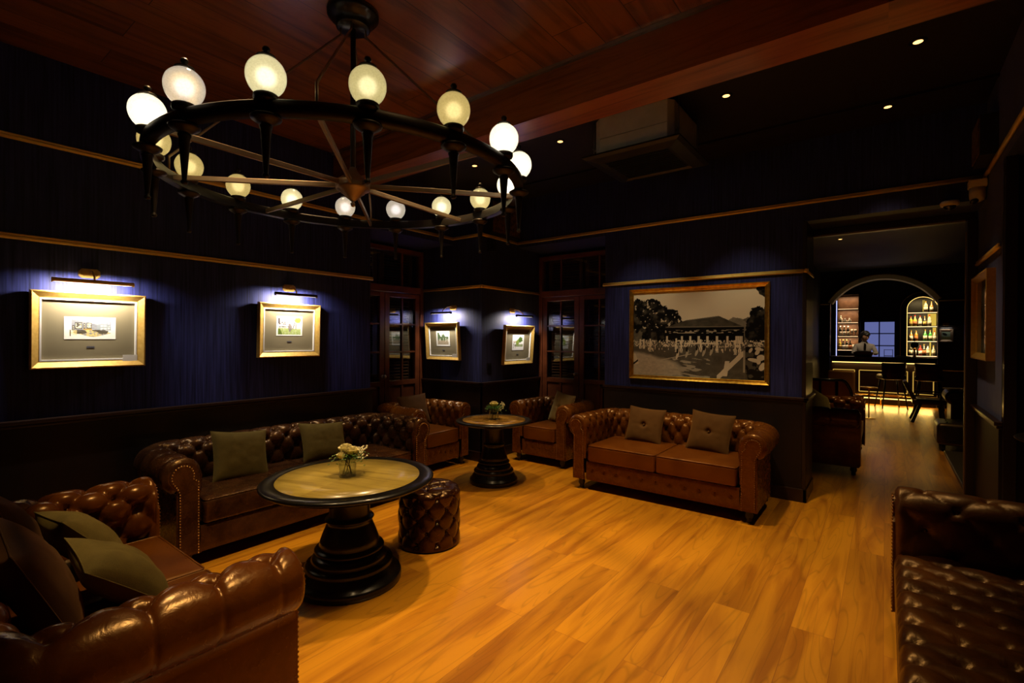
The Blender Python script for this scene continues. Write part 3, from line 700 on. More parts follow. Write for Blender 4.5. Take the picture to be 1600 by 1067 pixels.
# ================================================================== CHANDELIER
def chandelier():
    cx, cy, zr, R = -2.485, 1.71, 2.437, .972
    root = thing('chandelier', 'large round black iron ring chandelier with sixteen frosted globe lamps', 'chandelier', (cx, cy, 0))
    MB().lathe([(.0, 3.352), (.088, 3.352), (.096, 3.358), (.098, 3.385), (.112, 3.39), (.122, 3.405), (.130, 3.408), (.136, 3.42), (.144, 3.424), (.146, 3.449)], n=36).build('canopy', 'blackwood', root)
    MB().tube([(0, 0, 3.36), (0, 0, zr+.07)], .015, 12).build('stem', 'iron', root)
    MB().lathe([(r_*.9, zr-2.48+z_) for r_, z_ in [(0, 2.36), (.012, 2.365), (.016, 2.38), (.008, 2.39), (.02, 2.40), (.05, 2.42), (.055, 2.43), (.075, 2.44), (.08, 2.452), (.105, 2.46), (.11, 2.475), (.11, 2.50), (.09, 2.515), (.045, 2.55), (.03, 2.57), (.02, 2.59), (0, 2.59)]], n=28).build('hub', 'bronze', root)
    ring = []
    n = 128
    for (r, z) in ((R-.024, zr-.028), (R+.024, zr-.028), (R+.024, zr+.022), (R+.018, zr+.028), (R-.018, zr+.028), (R-.024, zr+.022), (R-.024, zr-.028)):
        ring.append([(r*math.cos(2*PI*q/n), r*math.sin(2*PI*q/n), z) for q in range(n)])
    P = np.array(ring).transpose(1, 0, 2); MB().grid(P, wrapu=True, flip=True).build('ring', 'iron', root)
    for q in range(8):
        a = math.radians(45*q+2.5); c, s = math.cos(a), math.sin(a)
        MB().beam((c*.07, s*.07, zr+.005), (c*(R-.02), s*(R-.02), zr-.005), .016, .028).build('spoke', 'bronze', root, bevel=.003)
    for q in (1, 3, 5, 7):
        a = math.radians(45*q+2.5); c, s = math.cos(a), math.sin(a)
        MB().tube([(c*.070, s*.070, 3.40), (c*.070, s*.070, 3.315), (c*R, s*R, zr+.11), (c*R, s*R, zr+.02)], .0065, 8).build('hanger_rod', 'bronze', root)
    kinds = [(.62, (1, .88, .50)), (.85, (1, .93, .66)), (.55, (1, .92, .98)), (.60, (1, .78, .34)), (1.9, (1, .94, .84))]
    order = [4, 4, 4, 0, 1, 2, 2, 1, 3, 3, 3, 4, 2, 1, 0, 3]
    # one lamp built, then copied
    first = None
    for q in range(16):
        a = math.radians(22.5*q+11.25+2.5); c, s = math.cos(a), math.sin(a)
        if first is None:
            lamp = MB()
            lamp.lathe([(0, -.24), (.010, -.238), (.014, -.228), (.008, -.220), (.009, -.215), (.021, -.05), (.024, -.045), (.024, -.038), (.014, -.034), (.03, -.030), (.055, -.014), (.058, -.006), (.05, .0), (.02, .0), (.02, .05), (.042, .056), (.046, .064), (.046, .078), (.040, .082), (.0, .082)], n=20)
            lo = lamp.build('torch_holder', 'iron', root); lo.location = (c*R, s*R, zr-.03)
            g = MB(); prof = []
            for t in range(0, 19):
                th = PI*(.13+.80*t/18); rr = .074*math.sin(th)*(1-.05*math.cos(th)); prof.append((rr, .150-.078*math.cos(th)))
            g.lathe(prof, n=28); go = g.build('globe', 'globe', lo)
            cp = MB().lathe([(.034, .2235), (.036, .229), (.022, .233), (.008, .236), (.006, .244), (.013, .250), (.015, .258), (.011, .266), (0, .268)], n=16).build('finial_cap', 'iron', lo)
            first = lo
        else:
            lo = copy_tree(first, root); lo.location = (c*R, s*R, zr-.03)
        e, colr = kinds[order[q]]
        light('globe_bulb', 'POINT', (0, 0, .150), e*GLOBE_W, colr, radius=.034, parent=lo)
GLOBE_W = .50
chandelier()

# ------------------------------------------------------------------ downlights
for gx in (-2.30, -1.05): light('print_fill_beam', 'SPOT', (gx, 4.25, ZC-.03), 42, (1, .84, .56), (gx*.8-.33, 5.4, 1.45), spot=44, blend=.9, radius=.02)  # added spots without fixtures, brightening the large framed print
for i, (x, y, e, cone, lab) in enumerate(DOWNLIGHTS):
    if lab:
        r = thing('downlight', lab, 'downlight', (x, y, ZC))
        MB().lathe([(.048, 0), (.048, -.006), (.036, -.006), (.030, .0)], n=24).build('trim_ring', 'blackwood', r)
        MB().lathe([(.026, -.0045), (0, -.0045)], n=20).build('lamp', 'downlamp', r)
    light('downlight_beam', 'SPOT', (x, y, ZC-.03), e*2.05, (1.0, .67, .31), (x, y, 0), spot=cone, blend=.6, radius=.05)
r = thing('downlight', 'small recessed downlight in the bar room ceiling, seen through the opening', 'downlight', (-.64, 10.2, 3.3))
MB().lathe([(.045, 0), (.045, -.006), (.034, -.006), (.030, .0)], n=20).build('trim_ring', 'blackwood', r); MB().lathe([(.028, -.0045), (0, -.0045)], n=16).build('lamp', 'downlamp', r)

# ================================================================== CHESTERFIELD SEATING
def arm_profile(h, zb, ztop_in, r=.112, lean=.0):
    """points (x outward from inner face, z) with arc length and normals; x=0 inner face, ~.24 outer roll"""
    cx, cz = .018+r, h-r
    P = [(.03, zb)]
    for t in np.linspace(0, 1, 14)[1:-1]:
        P.append((.03-.012*t, zb+(cz-.02-zb)*t))
    for a in np.linspace(188, -62, 46): P.append((cx+r*math.cos(math.radians(a)), cz+r*math.sin(math.radians(a))))
    P = np.array(P); d = np.gradient(P, axis=0); d /= np.linalg.norm(d, axis=1)[:, None]
    n = np.stack([-d[:, 1], d[:, 0]], 1)                     # left of travel: outward from the stuffing (towards seat/up/out)
    s = np.r_[0, np.cumsum(np.linalg.norm(np.diff(P, axis=0), axis=1))]
    return P, n, s, (cx, cz, r)

def chesterfield(name, label, cat, loc, rz, W, D, H=.76, seat=.46, ncush=1, leather='leather', seatm='leather_seat', su=.138, sv=.19, depth=.020,
                 tuft_seat=False, buttons=True, legs=True, rail_buttons=8, group=None, step=.011, nails=True, r=.112, rows_top=112, base_z=.10, nailm='nail_dark', pitr=.022, pitd=.020):
    root = thing(name, label, cat, loc, rz, group)
    P, Nn, S, (cx, cz, r) = arm_profile(H, seat-.14, seat, r)
    OW = cx+r                                                # outward extent of the roll
    hw = W/2-OW; yb = D/2-OW; yf = -D/2                      # inner faces; back inner face at y=yb
    rho = .07
    i_last = int(np.argmin(np.abs(np.degrees(np.arctan2(P[:, 1]-cz, P[:, 0]-cx))-rows_top))); v_last = S[i_last]
    # plan path of the inner face: left arm front -> back corner -> right arm front
    path = []
    def add(x, y, nx, ny, s): path.append((x, y, nx, ny, s))
    La = yb-rho-yf; rc = rho+.09; Lc = rc*PI/2; Lb = 2*(hw-rho)
    na = max(2, int(La/step)); nc = max(6, int(Lc/step)); nb = max(2, int(Lb/step))
    for i in range(na+1): add(-hw, yf+La*i/na, -1, 0, La*i/na)
    for i in range(1, nc+1):
        t = PI/2*i/nc; add(-hw+rho-rho*math.cos(t), yb-rho+rho*math.sin(t), -math.cos(t), math.sin(t), La+Lc*i/nc)
    for i in range(1, nb+1): add(-hw+rho+Lb*i/nb, yb, 0, 1, La+Lc+Lb*i/nb)
    for i in range(1, nc+1):
        t = PI/2*i/nc; add(hw-rho+rho*math.sin(t), yb-rho+rho*math.cos(t), math.sin(t), math.cos(t), La+Lc+Lb+Lc*i/nc)
    for i in range(1, na+1): add(hw, yb-rho-La*i/na, 1, 0, La+2*Lc+Lb+La*i/na)
    A = np.array(path); T = A[-1, 4]
    # symmetric lattice: whole number of button pitches between the two front ends
    nbt = max(2, round((T-su)/su)); suu = (T-su)/nbt
    sc = (A[:, 4]-su/2)/suu
    U = np.repeat(sc[:, None], len(S), 1); V = np.repeat((v_last-S)[None, :]/sv, len(A), 0)
    up = V < 0
    a_, b_ = U+V, U-V
    quil = np.sqrt(np.abs(np.sin(PI*a_)*np.sin(PI*b_))+1e-9)
    pleat = np.abs(np.sin(PI*U))
    crease = np.exp(-np.abs(U-np.round(U))*suu/.007)
    q = np.where(up, 1-crease*(.18+.42*np.clip(1+V*2.2, 0, 1))-(1-pleat**.45)*.45*np.clip(1+V*1.6, 0, 1), quil**.8)
    # pits at the nearest button
    pit = np.zeros_like(U); best = []
    for row in range(0, 5):
        off = 0 if row % 2 == 0 else .5; vv = row*.5
        dU = (U-off-np.round(U-off))*suu; dV = (V-vv)*sv
        if (v_last-vv*sv) < .03: continue
        pit = np.maximum(pit, np.exp(-((dU**2+dV**2)/pitr**2)))
    disp = -depth*(1-q)*np.clip(1-.0*V, 0, 1)-pitd*pit+.006*(q-.5)
    sag = .004*(fbm(U*.13+(W*7) % 5, V*.2+3, 3, 5, 2)-.5)*2
    disp = disp+sag
    bot = np.clip(S/.05, 0, 1)[None, :]; disp = disp*bot
    # round the two front ends
    se = np.minimum(A[:, 4], T-A[:, 4]); re = .028
    endk = np.where(se < re, re*(1-np.sqrt(np.clip(1-(1-se/re)**2, 0, 1))), 0)
    tot = disp*np.clip(se/.05, 0, 1)[:, None]-endk[:, None]
    px = P[None, :, 0]+tot*Nn[None, :, 0]; pz = P[None, :, 1]+tot*Nn[None, :, 1]
    X = A[:, 0:1]+A[:, 2:3]*px; Y = A[:, 1:2]+A[:, 3:4]*px
    G = np.stack([X, Y, pz], -1)
    c1 = na+nc//2; c2 = na+nc+nb+nc//2
    cuts = [('arm', 0, c1), ('backrest', c1, c2), ('arm', c2, len(A)-1)]
    for nm, i0, i1 in cuts:
        m = MB().grid(G[i0:i1+1], 0)
        # plain outer face below the roll
        xo = cx+.045
        Q = []
        for i in range(i0, i1+1):
            e = endk[i]*.6; lo_ = []
            for (xx, zz) in ((P[-1, 0]-e, P[-1, 1]), (xo-.004, cz-r*.95), (xo, cz-r-.03), (xo, base_z+.01), (xo-.01, base_z)):
                lo_.append((A[i, 0]+A[i, 2]*(xx), A[i, 1]+A[i, 3]*(xx), zz))
            Q.append(lo_)
        m.grid(np.array(Q), 0)
        if buttons:
            for row in range(0, 4):
                off = 0 if row % 2 == 0 else .5; vv = row*.5; sB = v_last-vv*sv
                if sB < .06: continue
                j = int(np.argmin(np.abs(S-sB)))
                for kk in range(0, nbt+1):
                    ub = kk+off
                    i = int(np.argmin(np.abs(sc-ub)))
                    if ub > sc[-1] or i < i0 or i >= i1 or se[i] < .03: continue
                    p = G[i, j]; nn = (A[i, 2]*Nn[j, 0], A[i, 3]*Nn[j, 0], Nn[j, 1])
                    m.ball((p[0]+nn[0]*.002, p[1]+nn[1]*.002, p[2]+nn[2]*.002), .0085, 8, 5)
        if nm == 'arm':
            front = i0 == 0; sx = -1 if front else 1; i = 0 if front else len(A)-1
            ax = sx*hw
            # front facing: the profile outline inset, filled
            out = [(G[i, j, 0], G[i, j, 1], G[i, j, 2]) for j in range(len(S))]+[(ax+sx*(xo-.002), yf+.004, cz-r*.9), (ax+sx*xo, yf+.004, base_z+.003), (ax+sx*.03, yf+.004, base_z+.003)]
            m.add(out, [tuple(range(len(out)))], 0, False)
        part = m.build(nm, leather, root)
        if nm == 'arm':
            # raised facing panel with nail heads on both edges
            f = MB(); w0, w1 = .048, xo-.014
            rr = r*.60; prof = [(w0, base_z+.012)]+[(w0, cz-.05)]
            cxx = cx+.012
            for a in np.linspace(200, -50, 22): prof.append((cxx+rr*math.cos(math.radians(a)), cz+rr*math.sin(math.radians(a))))
            prof += [(w1, cz-rr-.035), (w1, base_z+.012)]
            vs = [(ax+sx*x, yf+.003, z) for x, z in prof]+[(ax+sx*x, yf-.008, z) for x, z in prof]+[(ax+sx*(x+(.5*(w0+w1)-x)*.12), yf-.011, z-(z-cz)*.03) for x, z in prof]; n = len(prof)
            fs = [(q, (q+1) % n, n+(q+1) % n, n+q) for q in range(n)]+[(n+q, n+(q+1) % n, 2*n+(q+1) % n, 2*n+q) for q in range(n)]+[tuple(range(2*n, 3*n))]
            f.add(vs, fs, 0, False)
            if nails:
                pl = np.array(prof+[prof[0]]); seg = np.r_[0, np.cumsum(np.linalg.norm(np.diff(pl, axis=0), axis=1))]
                tt = np.arange(0, seg[-2], .019)
                for t in tt:
                    x = np.interp(t, seg, pl[:, 0]); z = np.interp(t, seg, pl[:, 1]); x += (.5*(w0+w1)-x)*.10
                    f.ball((ax+sx*x, yf-.010, z), .0058, 6, 4, 1)
            f.build('arm_facing', [leather, nailm], part)
    # base front rail with shallow buttons
    zc0 = seat-.170
    m = MB(); x0, x1 = -hw-.03, hw+.03; nx = 90; nz = 12
    xs = np.linspace(x0, x1, nx); zs = np.linspace(base_z, zc0-.002, nz); XX, ZZ = np.meshgrid(xs, zs, indexing='ij'); dy = np.zeros_like(XX)
    zbt = base_z+(zc0-base_z)*.55
    bx = [x0+(x1-x0)*(q+.5)/rail_buttons for q in range(rail_buttons)] if rail_buttons else []
    for b_x in bx: dy += .010*np.exp(-(((XX-b_x)**2+(ZZ-zbt)**2)/.020**2))+.003*np.exp(-((XX-b_x)/.006)**2)*(ZZ > zbt)
    edge = .006*(1-np.clip(np.minimum(ZZ-base_z, zc0-.002-ZZ)/.02, 0, 1))
    m.grid(np.stack([XX, yf+.020+dy+edge, ZZ], -1), 0)
    for b_x in bx: m.ball((b_x, yf+.028, zbt), .008, 8, 5)
    m.box(x0, x1, yf+.03, D/2-.09, base_z, zc0-.02)
    m.build('base', leather, root)
    # seat
    if tuft_seat:
        nx, ny = int(2*hw/.012), int((yb-yf)/.012)
        xs = np.linspace(-hw-.02, hw+.02, nx); ys = np.linspace(yf+.0, yb+.02, ny); XX, YY = np.meshgrid(xs, ys, indexing='ij')
        wx_ = .05*(fbm(XX*.5+2, YY*.5+2, 2.3, 4, 3)-.5); tx, ty = .15, .25; uu = (XX+wx_)/tx; vv = (YY-wx_)/ty
        qq = np.sqrt(np.abs(np.sin(PI*(uu+vv))*np.sin(PI*(uu-vv)))+1e-9)**.8
        pit = np.zeros_like(XX)
        for o1 in (0, .5):
            du = (uu-o1-np.round(uu-o1))*tx; dv = (vv-o1-np.round(vv-o1))*ty; pit = np.maximum(pit, np.exp(-(du**2+dv**2)/.022**2))
        ZZ = seat-.022*(1-qq)-.024*pit+.020*(fbm(XX+3, YY+3, 3.1, 9, 3)-.5)
        ef = YY-ys[0]; ZZ = ZZ-.05*(1-np.sqrt(np.clip(1-(1-np.clip(ef/.05, 0, 1))**2, 0, 1)))
        ms = MB().grid(np.stack([XX, YY, ZZ], -1), 0)
        fr = np.stack([np.repeat(xs[:, None], 8, 1), yf+.000-.004*np.sin(np.linspace(0, PI, 8))[None, :]+0*xs[:, None], ZZ[:, :1]*(np.linspace(1, 0, 8))[None, :]+(zc0-.01)*np.linspace(0, 1, 8)[None, :]], -1)
        ms.grid(fr, 0)
        ms.build('seat_cushion', seatm, root)
    else:
        g = .006; cw = (2*hw+.03)/ncush
        for cidx in range(ncush):
            xa = -hw-.015+cw*cidx+g/2; xb = xa+cw-g; dd = yb+.03-(yf+.006)
            c = MB().rbox(((xa+xb)/2, yf+.004+dd/2, seat-.085), (xb-xa, dd, .165), .026, .016, 12)
            # piping along the top edge
            rr = .024; z = seat-.006; pth = []
            for (qx, qy, a0) in ((xb-rr, yf+.004+rr, -90), (xb-rr, yf+.004+dd-rr, 0), (xa+rr, yf+.004+dd-rr, 90), (xa+rr, yf+.004+rr, 180)):
                for a in (0, 30, 60, 90): t = math.radians(a0+a); pth.append((qx+(rr-.006)*math.cos(t), qy+(rr-.006)*math.sin(t), z))
            c.tube(pth, .0045, 6, closed=True)
            c.build('seat_cushion', seatm, root)
    if legs:
        for sx in (-1, 1):
            for y in (yf+.055, D/2-.10):
                MB().lathe([(.015, 0), (.022, .006), (.024, .018), (.018, .028), (.030, .045), (.036, .065), (.030, .082), (.034, .09), (.034, base_z+.003)], (sx*(hw+.10), y, 0), 16).build('leg', 'blackwood', root)
    return root

S1 = chesterfield('sofa', 'two-seat tan chesterfield sofa below the large framed photograph', 'sofa', (-1.715, 4.885, 0), 0, 1.89, .87, ncush=2, rail_buttons=11, group=None)
S2 = chesterfield('sofa', 'long antique brown chesterfield sofa against the blue wall under the two sketches', 'sofa', (-4.075, 2.275, 0), PI/2, 2.31, .85, H=.755, seat=.45, ncush=2, leather='leather_long', seatm='leather_long', su=.175, sv=.20, depth=.034, rail_buttons=0, r=.118, pitr=.024, pitd=.026, nailm='nail')
S3 = chesterfield('sofa', 'chestnut chesterfield sofa at the lower left corner, nearest the camera', 'sofa', (-2.55, .50, 0), PI, 1.76, .93, ncush=2, leather='leather_near', su=.185, sv=.21, depth=.036, rail_buttons=9, step=.008, r=.118, rows_top=86, pitr=.026, pitd=.036)
S4 = chesterfield('sofa', 'worn dark chesterfield sofa with deep tufted seat at the lower right edge', 'sofa', (.475, 2.26, 0), -PI/2, 2.46, .86, H=.76, leather='leather_dark', seatm='leather_dark', su=.24, sv=.24, depth=.011, tuft_seat=True, rail_buttons=0, rows_top=95, r=.12, pitd=.016)
S5 = chesterfield('armchair', 'tan chesterfield armchair in front of the left double doors', 'armchair', (-4.55, 4.085, 0), PI/2, .97, .86, ncush=1, rail_buttons=6)
S6 = chesterfield('armchair', 'tan chesterfield armchair in front of the back double doors, tan cushion on it', 'armchair', (-3.395, 5.40, 0), 0, .93, .86, ncush=1, rail_buttons=5)
S7 = chesterfield('sofa', 'dark leather chesterfield sofa just inside the bar room on the left', 'sofa', (-.69, 7.56, 0), PI/2, 1.72, .92, ncush=2, leather='leather_near', rail_buttons=8, step=.014, su=.19, sv=.20, depth=.028, pitd=.03)

# ------------------------------------------------------------------ ottoman
def ottoman(label, loc, r, h, leather, ncol=9, nrow=4):
    root = thing('ottoman', label, 'ottoman', loc, .2)
    nth, nz = 240, 80; m = MB(); rc = .045
    th = np.linspace(0, 2*PI, nth, endpoint=False)
    prof = [(r*.985, .012)]+[(r, z) for z in np.linspace(.03, h-rc, nz)]+[(r-rc+rc*math.cos(a), h-rc+rc*math.sin(a)) for a in np.linspace(0, PI/2, 12)[1:]]
    P = np.array(prof); S = np.r_[0, np.cumsum(np.linalg.norm(np.diff(P, axis=0), axis=1))]
    d = np.gradient(P, axis=0); d /= np.linalg.norm(d, axis=1)[:, None]; N = np.stack([d[:, 1], -d[:, 0]], 1)
    U = (th*ncol/(2*PI))[:, None]+0*S[None, :]; V = (S[None, :]-S[-12])/(.165)+0*U
    q = np.sqrt(np.abs(np.sin(PI*(U+V))*np.sin(PI*(U-V)))+1e-9)**.8
    pit = np.zeros_like(U)
    for o in (0, .5):
        du = (U-o-np.round(U-o))*2*PI*r/ncol; dv = (V-o-np.round(V-o))*.165; pit = np.maximum(pit, np.exp(-(du**2+dv**2)/.016**2))
    disp = (-.016*(1-q)-.014*pit)*np.clip(S/.04, 0, 1)[None, :]*np.clip((S[-1]-S)/.03, 0, 1)[None, :]
    R = P[None, :, 0]+disp*N[None, :, 0]; Z = P[None, :, 1]+disp*N[None, :, 1]
    m.grid(np.stack([R*np.cos(th)[:, None], R*np.sin(th)[:, None], Z], -1), wrapu=True)
    m.build('side', leather, root)
    # tufted top
    n = 46; rr = np.linspace(0, r-rc, n); tt = th[::2]; RR, TT = np.meshgrid(rr, tt, indexing='xy'); X = RR*np.cos(TT); Y = RR*np.sin(TT)
    pit = np.zeros_like(X); cre = np.zeros_like(X); bt = [(0, 0)]+[(.115*math.cos(a), .115*math.sin(a)) for a in np.arange(6)*PI/3]
    for bx, by in bt: pit = np.maximum(pit, np.exp(-((X-bx)**2+(Y-by)**2)/.018**2))
    for i in range(6):
        a = i*PI/3; u = np.array([math.cos(a), math.sin(a)]); along = X*u[0]+Y*u[1]; across = np.abs(-X*u[1]+Y*u[0]); cre = np.maximum(cre, np.exp(-across/.010)*(along > 0))
    ang = TT % (PI/3)-PI/6; dist = np.abs(RR*np.cos(ang)-.115*math.cos(PI/6)); cre = np.maximum(cre, np.exp(-dist/.010)*.9)
    Z = h+.014-.016*cre*np.clip((r-rc-RR)/.03, 0, 1)-.018*pit-.014*np.clip(RR/(r-rc), 0, 1)**6
    t = MB().grid(np.stack([X, Y, Z], -1), wrapu=True)
    for bx, by in bt: t.ball((bx, by, h-.002), .009, 8, 5)
    t.build('top', leather, root)
    MB().lathe([(r*.9, 0), (r*.95, .004), (r*.95, .014), (0, .014)], n=40).build('base', 'black', root)
    return root
ottoman('round buttoned oxblood ottoman beside the large round table', (-2.76, 2.58, 0), .235, .43, 'leather_ott')

# ------------------------------------------------------------------ pedestal tables
def ped_table(label, loc, r, h, inlay, s=1., rz=0):
    root = thing('pedestal_table', label, 'table', loc, rz)
    t = .052*s
    MB().lathe([(0, h-t), (r*.70, h-t), (r*.88, h-t+.004), (r*.93, h-t+.012), (r*.945, h-t*.55), (r*.985, h-t*.50), (r, h-t*.34), (r, h-t*.22), (r*.985, h-.004), (r*.97, h), (r*.835, h), (r*.83, h-.003), (0, h-.003)], n=96).build('table_top', 'blackwood', root)
    MB().lathe([(r*.828, h-.006), (r*.828, h-.0006), (r*.5, h-.0004), (0, h-.0004)], n=96).build('inlay', inlay, root)
    z = lambda f: f*(h-t)
    k = s
    MB().lathe([(.10*k, z(1)), (.165*k, z(1)), (.165*k, z(.97)), (.15*k, z(.955)), (.135*k, z(.93)), (.125*k, z(.90)), (.125*k, z(.70)), (.128*k, z(.68)), (.145*k, z(.67)), (.152*k, z(.655)), (.145*k, z(.64)), (.135*k, z(.63)),
                (.142*k, z(.60)), (.160*k, z(.53)), (.178*k, z(.45)), (.186*k, z(.40)), (.180*k, z(.385)), (.205*k, z(.375)), (.215*k, z(.355)), (.207*k, z(.335)), (.19*k, z(.325))], n=64).build('pedestal', 'blackwood', root)
    MB().lathe([(.18*k, z(.33)), (.20*k, z(.325)), (.225*k, z(.29)), (.235*k, z(.25)), (.228*k, z(.235)), (.262*k, z(.225)), (.27*k, z(.205)), (.262*k, z(.185)), (.268*k, z(.17)), (.292*k, z(.13)), (.30*k, z(.095)), (.318*k, z(.085)), (.325*k, z(.06)), (.322*k, z(.005)), (.315*k, 0)], n=72).build('base', 'blackwood', root)
    return root
ped_table('large round pedestal table with pale oak top, under the chandelier', (-2.73, 1.86, 0), .53, .665, 'inlay', 1.0, .3)
ped_table('smaller round pedestal table with mottled orange top, between the two armchairs', (-3.37, 4.09, 0), .41, .675, 'burl', .80)

# ------------------------------------------------------------------ flower vases
def posy(label, loc, seed, s=1., nroses=3):
    R = random.Random(seed); root = thing('flower_vase', label, 'vase of flowers', loc, 0)
    MB().lathe([(0, .0), (.036*s, 0), (.038*s, .003), (.038*s, .075*s), (.0355*s, .075*s), (.0355*s, .010), (0, .010)], n=28).build('glass_vase', 'glass', root)
    st = MB()
    for q in range(9):
        a = R.random()*2*PI; st.tube([(.022*s*math.cos(a), .022*s*math.sin(a), .012), (.012*math.cos(a+1), .012*math.sin(a+1), .06*s), (.03*math.cos(a+2), .03*math.sin(a+2), .095*s)], .0022, 6)
    st.build('stems', 'stem', root)
    fl = MB()
    spots = [(-.014, 0, .118, .034), (.026, .006, .112, .031), (-.004, -.03, .096, .022), (.0, .03, .108, .028)][:nroses+1]
    if nroses == 1: spots = [(0, 0, .115, .036)]
    for cx, cy, cz, rr in spots:
        cx *= s; cy *= s; cz *= s; rr *= s
        fl.ball((cx, cy, cz), rr*.62, 10, 8)
        for ring, (nn, rad, tilt, size) in enumerate(((4, .35, .25, .62), (6, .62, .7, .66), (8, .85, 1.15, .66))):
            for q in range(nn):
                a = 2*PI*q/nn+ring*.5+R.random()*.3; ct, stt = math.cos(a), math.sin(a)
                G = np.zeros((6, 6, 3))
                for i in range(6):
                    for j in range(6):
                        u = (i/5-.5)*2; v = j/5; wd = size*rr*(.35+.65*math.sin(PI*min(1, v*.62+.12)))
                        lat = u*wd; hgt = -rr*.45+v*rr*1.25*math.cos(tilt*.75); out = rad*rr*(.35+.75*v*math.sin(tilt+.2))+.10*rr*v*v-.15*rr*u*u
                        G[i, j] = (cx+ct*out-stt*lat, cy+stt*out+ct*lat, cz+hgt)
                fl.grid(G, 0)
    fl.build('roses', 'petal', root)
    lf = MB()
    for q in range(26):
        a = R.random()*2*PI; L = (.045+R.random()*.055)*s; z0 = .078*s; dz = (R.random()*.6-.35)*L; ct, stt = math.cos(a), math.sin(a)
        mi = 0 if R.random() < .75 else 1
        nlf = 5
        for qq in range(nlf):
            f = (qq+1)/nlf; bx = ct*L*f; by = stt*L*f; bz = z0+dz*f+.02*s*math.sin(PI*f)
            for sd in (-1, 1):
                aa = a+sd*.8; l = .016*s*(1.3-.5*f); c2, s2 = math.cos(aa), math.sin(aa); px, py = -s2*l*.32, c2*l*.32
                lf.add([(bx, by, bz), (bx+c2*l*.5+px, by+s2*l*.5+py, bz+.003), (bx+c2*l, by+s2*l, bz-.002), (bx+c2*l*.5-px, by+s2*l*.5-py, bz+.003)], [(0, 1, 2, 3)], mi, False)
    lf.build('leaves', ['leaf', 'leaf2'], root)
    bb = MB()
    for q in range(22):
        x = (.05+.035*R.random())*s; y = (R.random()-.5)*.05*s; z = (.085+.05*R.random())*s; bb.ball((x, y, z), .0042*s, 6, 5)
        if q % 3 == 0: bb.tube([(.01, 0, .07*s), (x*.7, y*.6, z*.8), (x, y, z)], .0009, 5)
    o = bb.build('filler_blossoms', 'whiteflower', root); o.rotation_euler = (0, 0, .65)
    return root
posy('glass vase of cream roses on the large round table', (-2.74, 1.85, .6655), 3, 1.4, 3)
posy('small glass vase with one cream rose on the smaller round table', (-3.38, 4.10, .6755), 5, 1.35, 1)

# ------------------------------------------------------------------ throw cushions
def cushion(label, loc, rot, w=.42, h=.42, t=.13, matn='olive', button=False, seam=False, seed=0, group=None):
    root_mb = MB(); n = 34; u = np.linspace(-1, 1, n); U, V = np.meshgrid(u, u, indexing='ij')
    def half(sg):
        th = t/2*np.clip((1-np.abs(U)**2.4)*(1-np.abs(V)**2.4), 0, 1)**.50
        nz = (fbm(U*.5+seed+2, V*.5+seed*3+4, 3, seed+2, 3)-.5)
        th = th*(1+.35*nz)
        r = np.hypot(U, V)
        if button: th = th-t*.34*np.exp(-(r/.13)**2)-t*.07*(np.exp(-np.abs(U)/.03)+np.exp(-np.abs(V)/.03))*np.exp(-(r/.42)**2)
        if seam: th = th-t*.07*np.exp(-np.abs(U)/.02)
        th = np.maximum(th, .0015)
        X = w/2*U*(1-.075*(1-V**2)-.01*nz); Z = h/2*V*(1-.075*(1-U**2))
        return np.stack([X, sg*th, Z], -1)
    root_mb.grid(half(-1)); root_mb.grid(half(1), flip=True)
    # stitched edge
    e = half(-1); edge = list(e[:, 0])+list(e[-1, 1:])+list(e[::-1, -1][1:])+list(e[0, ::-1][1:-1])
    root_mb.tube([(p[0], 0, p[2]) for p in edge], .003, 5, closed=True)
    if button: root_mb.ball((0, -t/2*.58, 0), .011, 10, 6)
    o = root_mb.build('cushion', matn); o.location = loc; o.rotation_euler = rot; o.rotation_mode = 'XYZ'
    return tag(o, label, 'cushion', group)
def lean(rz, back, roll=0):   # standing cushion facing -y rotated by rz, leaning back, rolled in its plane
    m = Matrix.Rotation(rz, 3, 'Z') @ Matrix.Rotation(-back, 3, 'X') @ Matrix.Rotation(roll, 3, 'Y')
    return m.to_euler()
cushion('olive linen cushion at the near end of the long brown sofa', (-4.08, 1.78, .615), lean(PI/2, .42, .12), .42, .40, .13, seed=1)
cushion('olive linen cushion further along the long brown sofa, behind the vase', (-4.10, 2.52, .60), lean(PI/2, .45, .10), .44, .36, .12, seed=2)
cushion('tobacco velvet buttoned cushion at the left of the two-seat sofa', (-2.03, 4.99, .635), lean(0, .32, .05), .40, .38, .12, 'rust_velvet', button=True, seed=3)
cushion('tobacco velvet cushion with centre seam at the right of the two-seat sofa', (-1.36, 4.97, .64), lean(-.10, .34, .06), .42, .40, .13, 'rust_velvet', button=True, seam=True, seed=4)
cushion('brown velvet cushion leaning in the armchair before the left doors', (-4.74, 4.16, .65), lean(PI/2-.25, .32, -.06), .40, .38, .12, 'olive_dark', seed=5)
cushion('tan velvet buttoned cushion in the armchair before the back doors', (-3.33, 5.42, .655), lean(-.30, .30, .12), .38, .40, .12, 'tan_velvet', button=True, seed=6)
cushion('olive linen cushion on the corner sofa, upright beside its far arm', (-2.98, .60, .60), lean(PI+.15, .72, .10), .38, .38, .17, seed=7)
cushion('olive linen cushion on the corner sofa, lying lowest in front of the others', (-2.52, .62, .575), lean(PI-.12, .85, -.12), .38, .38, .17, seed=8)
cushion('brown velvet cushion furthest back at the left edge of the corner sofa', (-3.00, .36, .67), lean(PI, .30, .1), .42, .42, .17, 'olive_dark', seed=9)
cushion('brown velvet cushion nearest the lower left edge of the corner sofa', (-2.46, .36, .66), lean(PI-.05, .42, -.1), .44, .44, .18, 'olive_dark', seed=10)
